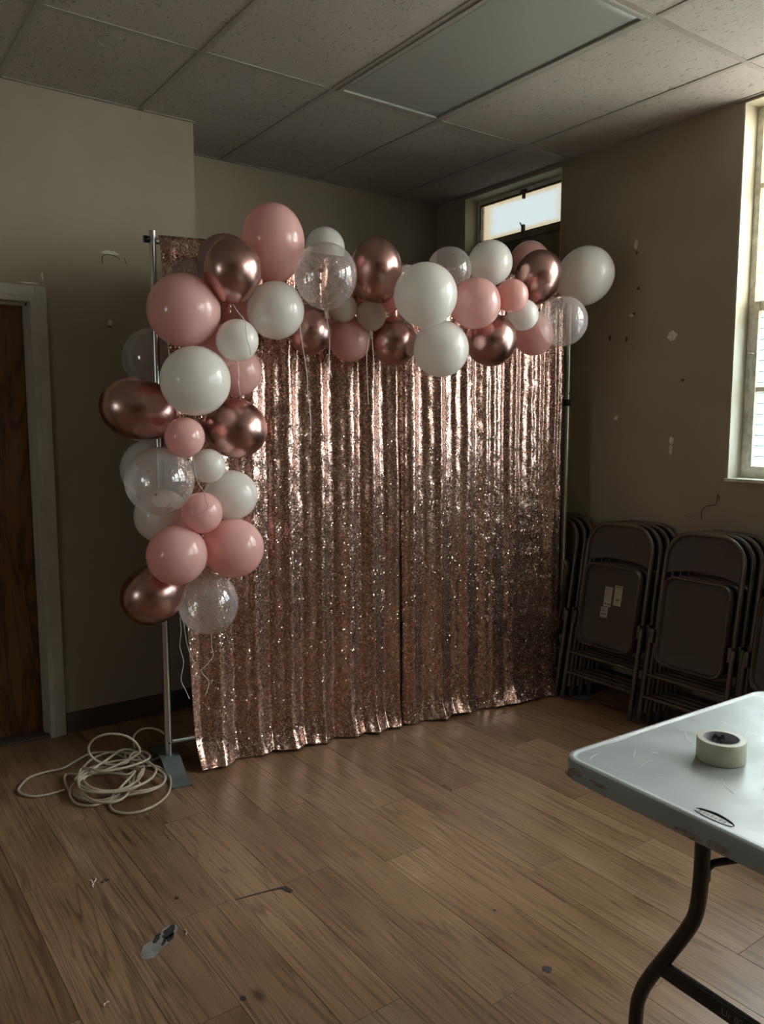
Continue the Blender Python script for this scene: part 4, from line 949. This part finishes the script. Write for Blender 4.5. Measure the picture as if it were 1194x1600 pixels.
# ================================================================== CABLE COIL
CAB=[[0.749, 3.201, 0.01], [0.691, 3.203, 0.006], [0.635, 3.221, 0.006], [0.601, 3.272, 0.006], [0.602, 3.331, 0.006], [0.657, 3.408, 0.006], [0.723, 3.42, 0.008], [0.79, 3.401, 0.015], [0.846, 3.436, 0.015], [0.933, 3.494, 0.011], [1.007, 3.455, 0.011], [1.04, 3.335, 0.015], [1.031, 3.208, 0.01], [0.977, 3.088, 0.011], [0.9, 3.015, 0.015], [0.83, 3.027, 0.01], [0.777, 3.09, 0.011], [0.758, 3.196, 0.015], [0.786, 3.339, 0.01], [0.838, 3.263, 0.028], [0.914, 3.272, 0.024], [1.002, 3.23, 0.021], [1.065, 3.133, 0.028], [1.096, 3.058, 0.023], [1.078, 3.0, 0.021], [1.013, 2.966, 0.028], [0.938, 3.003, 0.023], [0.862, 3.068, 0.022], [0.809, 3.137, 0.028], [0.803, 3.228, 0.022], [0.863, 3.264, 0.038], [0.921, 3.272, 0.031], [0.958, 3.203, 0.034], [0.966, 3.098, 0.038], [0.951, 3.018, 0.031], [0.907, 2.947, 0.034], [0.855, 2.924, 0.037], [0.815, 2.972, 0.03], [0.786, 3.037, 0.035], [0.785, 3.128, 0.037], [0.818, 3.231, 0.03], [0.843, 3.285, 0.045], [0.908, 3.362, 0.043], [0.986, 3.391, 0.038], [1.041, 3.326, 0.045], [1.066, 3.235, 0.043], [1.048, 3.135, 0.038], [0.989, 3.036, 0.045], [0.923, 3.005, 0.042], [0.862, 3.03, 0.039], [0.817, 3.082, 0.046], [0.813, 3.189, 0.042], [0.815, 3.195, 0.05], [0.763, 3.156, 0.035], [0.749, 3.124, 0.015], [0.756, 3.054, 0.008], [0.797, 3.007, 0.006], [0.85, 2.997, 0.01], [0.909, 2.986, 0.02], [0.998, 2.947, 0.03], [1.067, 2.974, 0.03], [1.101, 3.035, 0.035], [1.088, 3.121, 0.045], [1.074, 3.298, 0.05], [1.028, 3.349, 0.055], [0.934, 3.27, 0.06], [0.786, 3.175, 0.051], [0.839, 3.235, 0.053], [0.928, 3.276, 0.046], [1.012, 3.238, 0.052], [1.071, 3.17, 0.052], [1.085, 3.098, 0.046], [1.04, 3.011, 0.052], [0.966, 2.972, 0.052], [0.886, 2.988, 0.046], [0.812, 3.018, 0.053], [0.777, 3.094, 0.051], [0.823, 3.249, 0.055], [0.854, 3.209, 0.065], [0.874, 3.153, 0.07], [0.919, 3.133, 0.07], [0.984, 3.129, 0.07], [1.048, 3.14, 0.07], [1.095, 3.193, 0.06], [1.103, 3.281, 0.05], [1.048, 3.282, 0.055], [0.998, 3.202, 0.056], [0.941, 3.244, 0.048], [0.891, 3.28, 0.071], [0.871, 3.295, 0.115], [0.891, 3.28, 0.159], [0.941, 3.244, 0.182], [0.998, 3.202, 0.174], [1.036, 3.175, 0.138], [1.036, 3.175, 0.092], [0.906, 3.175, 0.06], [0.845, 3.191, 0.05], [0.808, 3.172, 0.04], [0.786, 3.135, 0.02], [0.789, 3.061, 0.012], [0.828, 3.005, 0.012], [0.898, 2.99, 0.012], [0.958, 3.018, 0.03], [1.011, 3.065, 0.045], [1.031, 3.093, 0.06], [0.993, 3.053, 0.043], [0.979, 2.986, 0.05], [0.944, 2.973, 0.045], [0.89, 2.986, 0.044], [0.832, 3.013, 0.05], [0.798, 3.085, 0.044], [0.789, 3.146, 0.044], [0.809, 3.175, 0.05], [0.861, 3.199, 0.044], [0.92, 3.169, 0.045], [0.966, 3.102, 0.05], [1.0, 3.101, 0.055], [0.925, 3.034, 0.04], [0.881, 3.017, 0.016], [0.857, 2.975, 0.007], [0.855, 2.916, 0.006], [0.888, 2.866, 0.006], [0.945, 2.851, 0.006], [1.017, 2.877, 0.006], [1.08, 2.939, 0.006], [1.128, 3.046, 0.006], [1.129, 3.121, 0.02], [1.093, 3.174, 0.03], [1.037, 3.172, 0.04], [1.031, 3.317, 0.04], [1.104, 3.409, 0.03], [1.08, 3.338, 0.054], [1.082, 3.352, 0.101], [1.119, 3.336, 0.133], [1.168, 3.299, 0.131], [1.202, 3.264, 0.096], [1.2, 3.25, 0.049], [1.163, 3.266, 0.017], [1.139, 3.265, 0.012], [1.112, 3.269, 0.01]]
cb=MB().tube(spline([(x,y,max(zz,.0062)) for x,y,zz in CAB],7),.0052,8).build('cable_coil',M['cable']); tag(cb,'tangled coil of beige cable on the floor beside the backdrop foot','cable')

# ---- scraps on the floor
for (x,y,sd,lab) in ((.652,2.483,1,'curled white paint scrap on the floor before the cable coil'),(.684,2.477,2,'small dark scrap lying right of the white paint scrap'),(.800,2.070,3,'tan flake beside the grey floor patch'),(.52,1.92,5,'white crumb on the floor at the bottom left')):
    rd=random.Random(sd); m=MB()
    for q in range(3 if sd<3 else 2):
        a=rd.uniform(0,6.28); l=(.016,.009,.010,0.007,.006)[sd-1]
        p=[(x+rd.uniform(-.005,.005),y+rd.uniform(-.004,.004),.0012)]
        p.append((p[0][0]+l*math.cos(a),p[0][1]+l*math.sin(a),.004)); p.append((p[1][0]+l*.6*math.cos(a+.8),p[1][1]+l*.6*math.sin(a+.8),.0018))
        m.tube(spline(p,4),[.0008]+[.0022]*7+[.0008],6)
    o=m.build('floor_scrap',M['scrap'] if sd in (1,5) else (M['patch_dark'] if sd==2 else M['cable'])); tag(o,lab,'scrap')
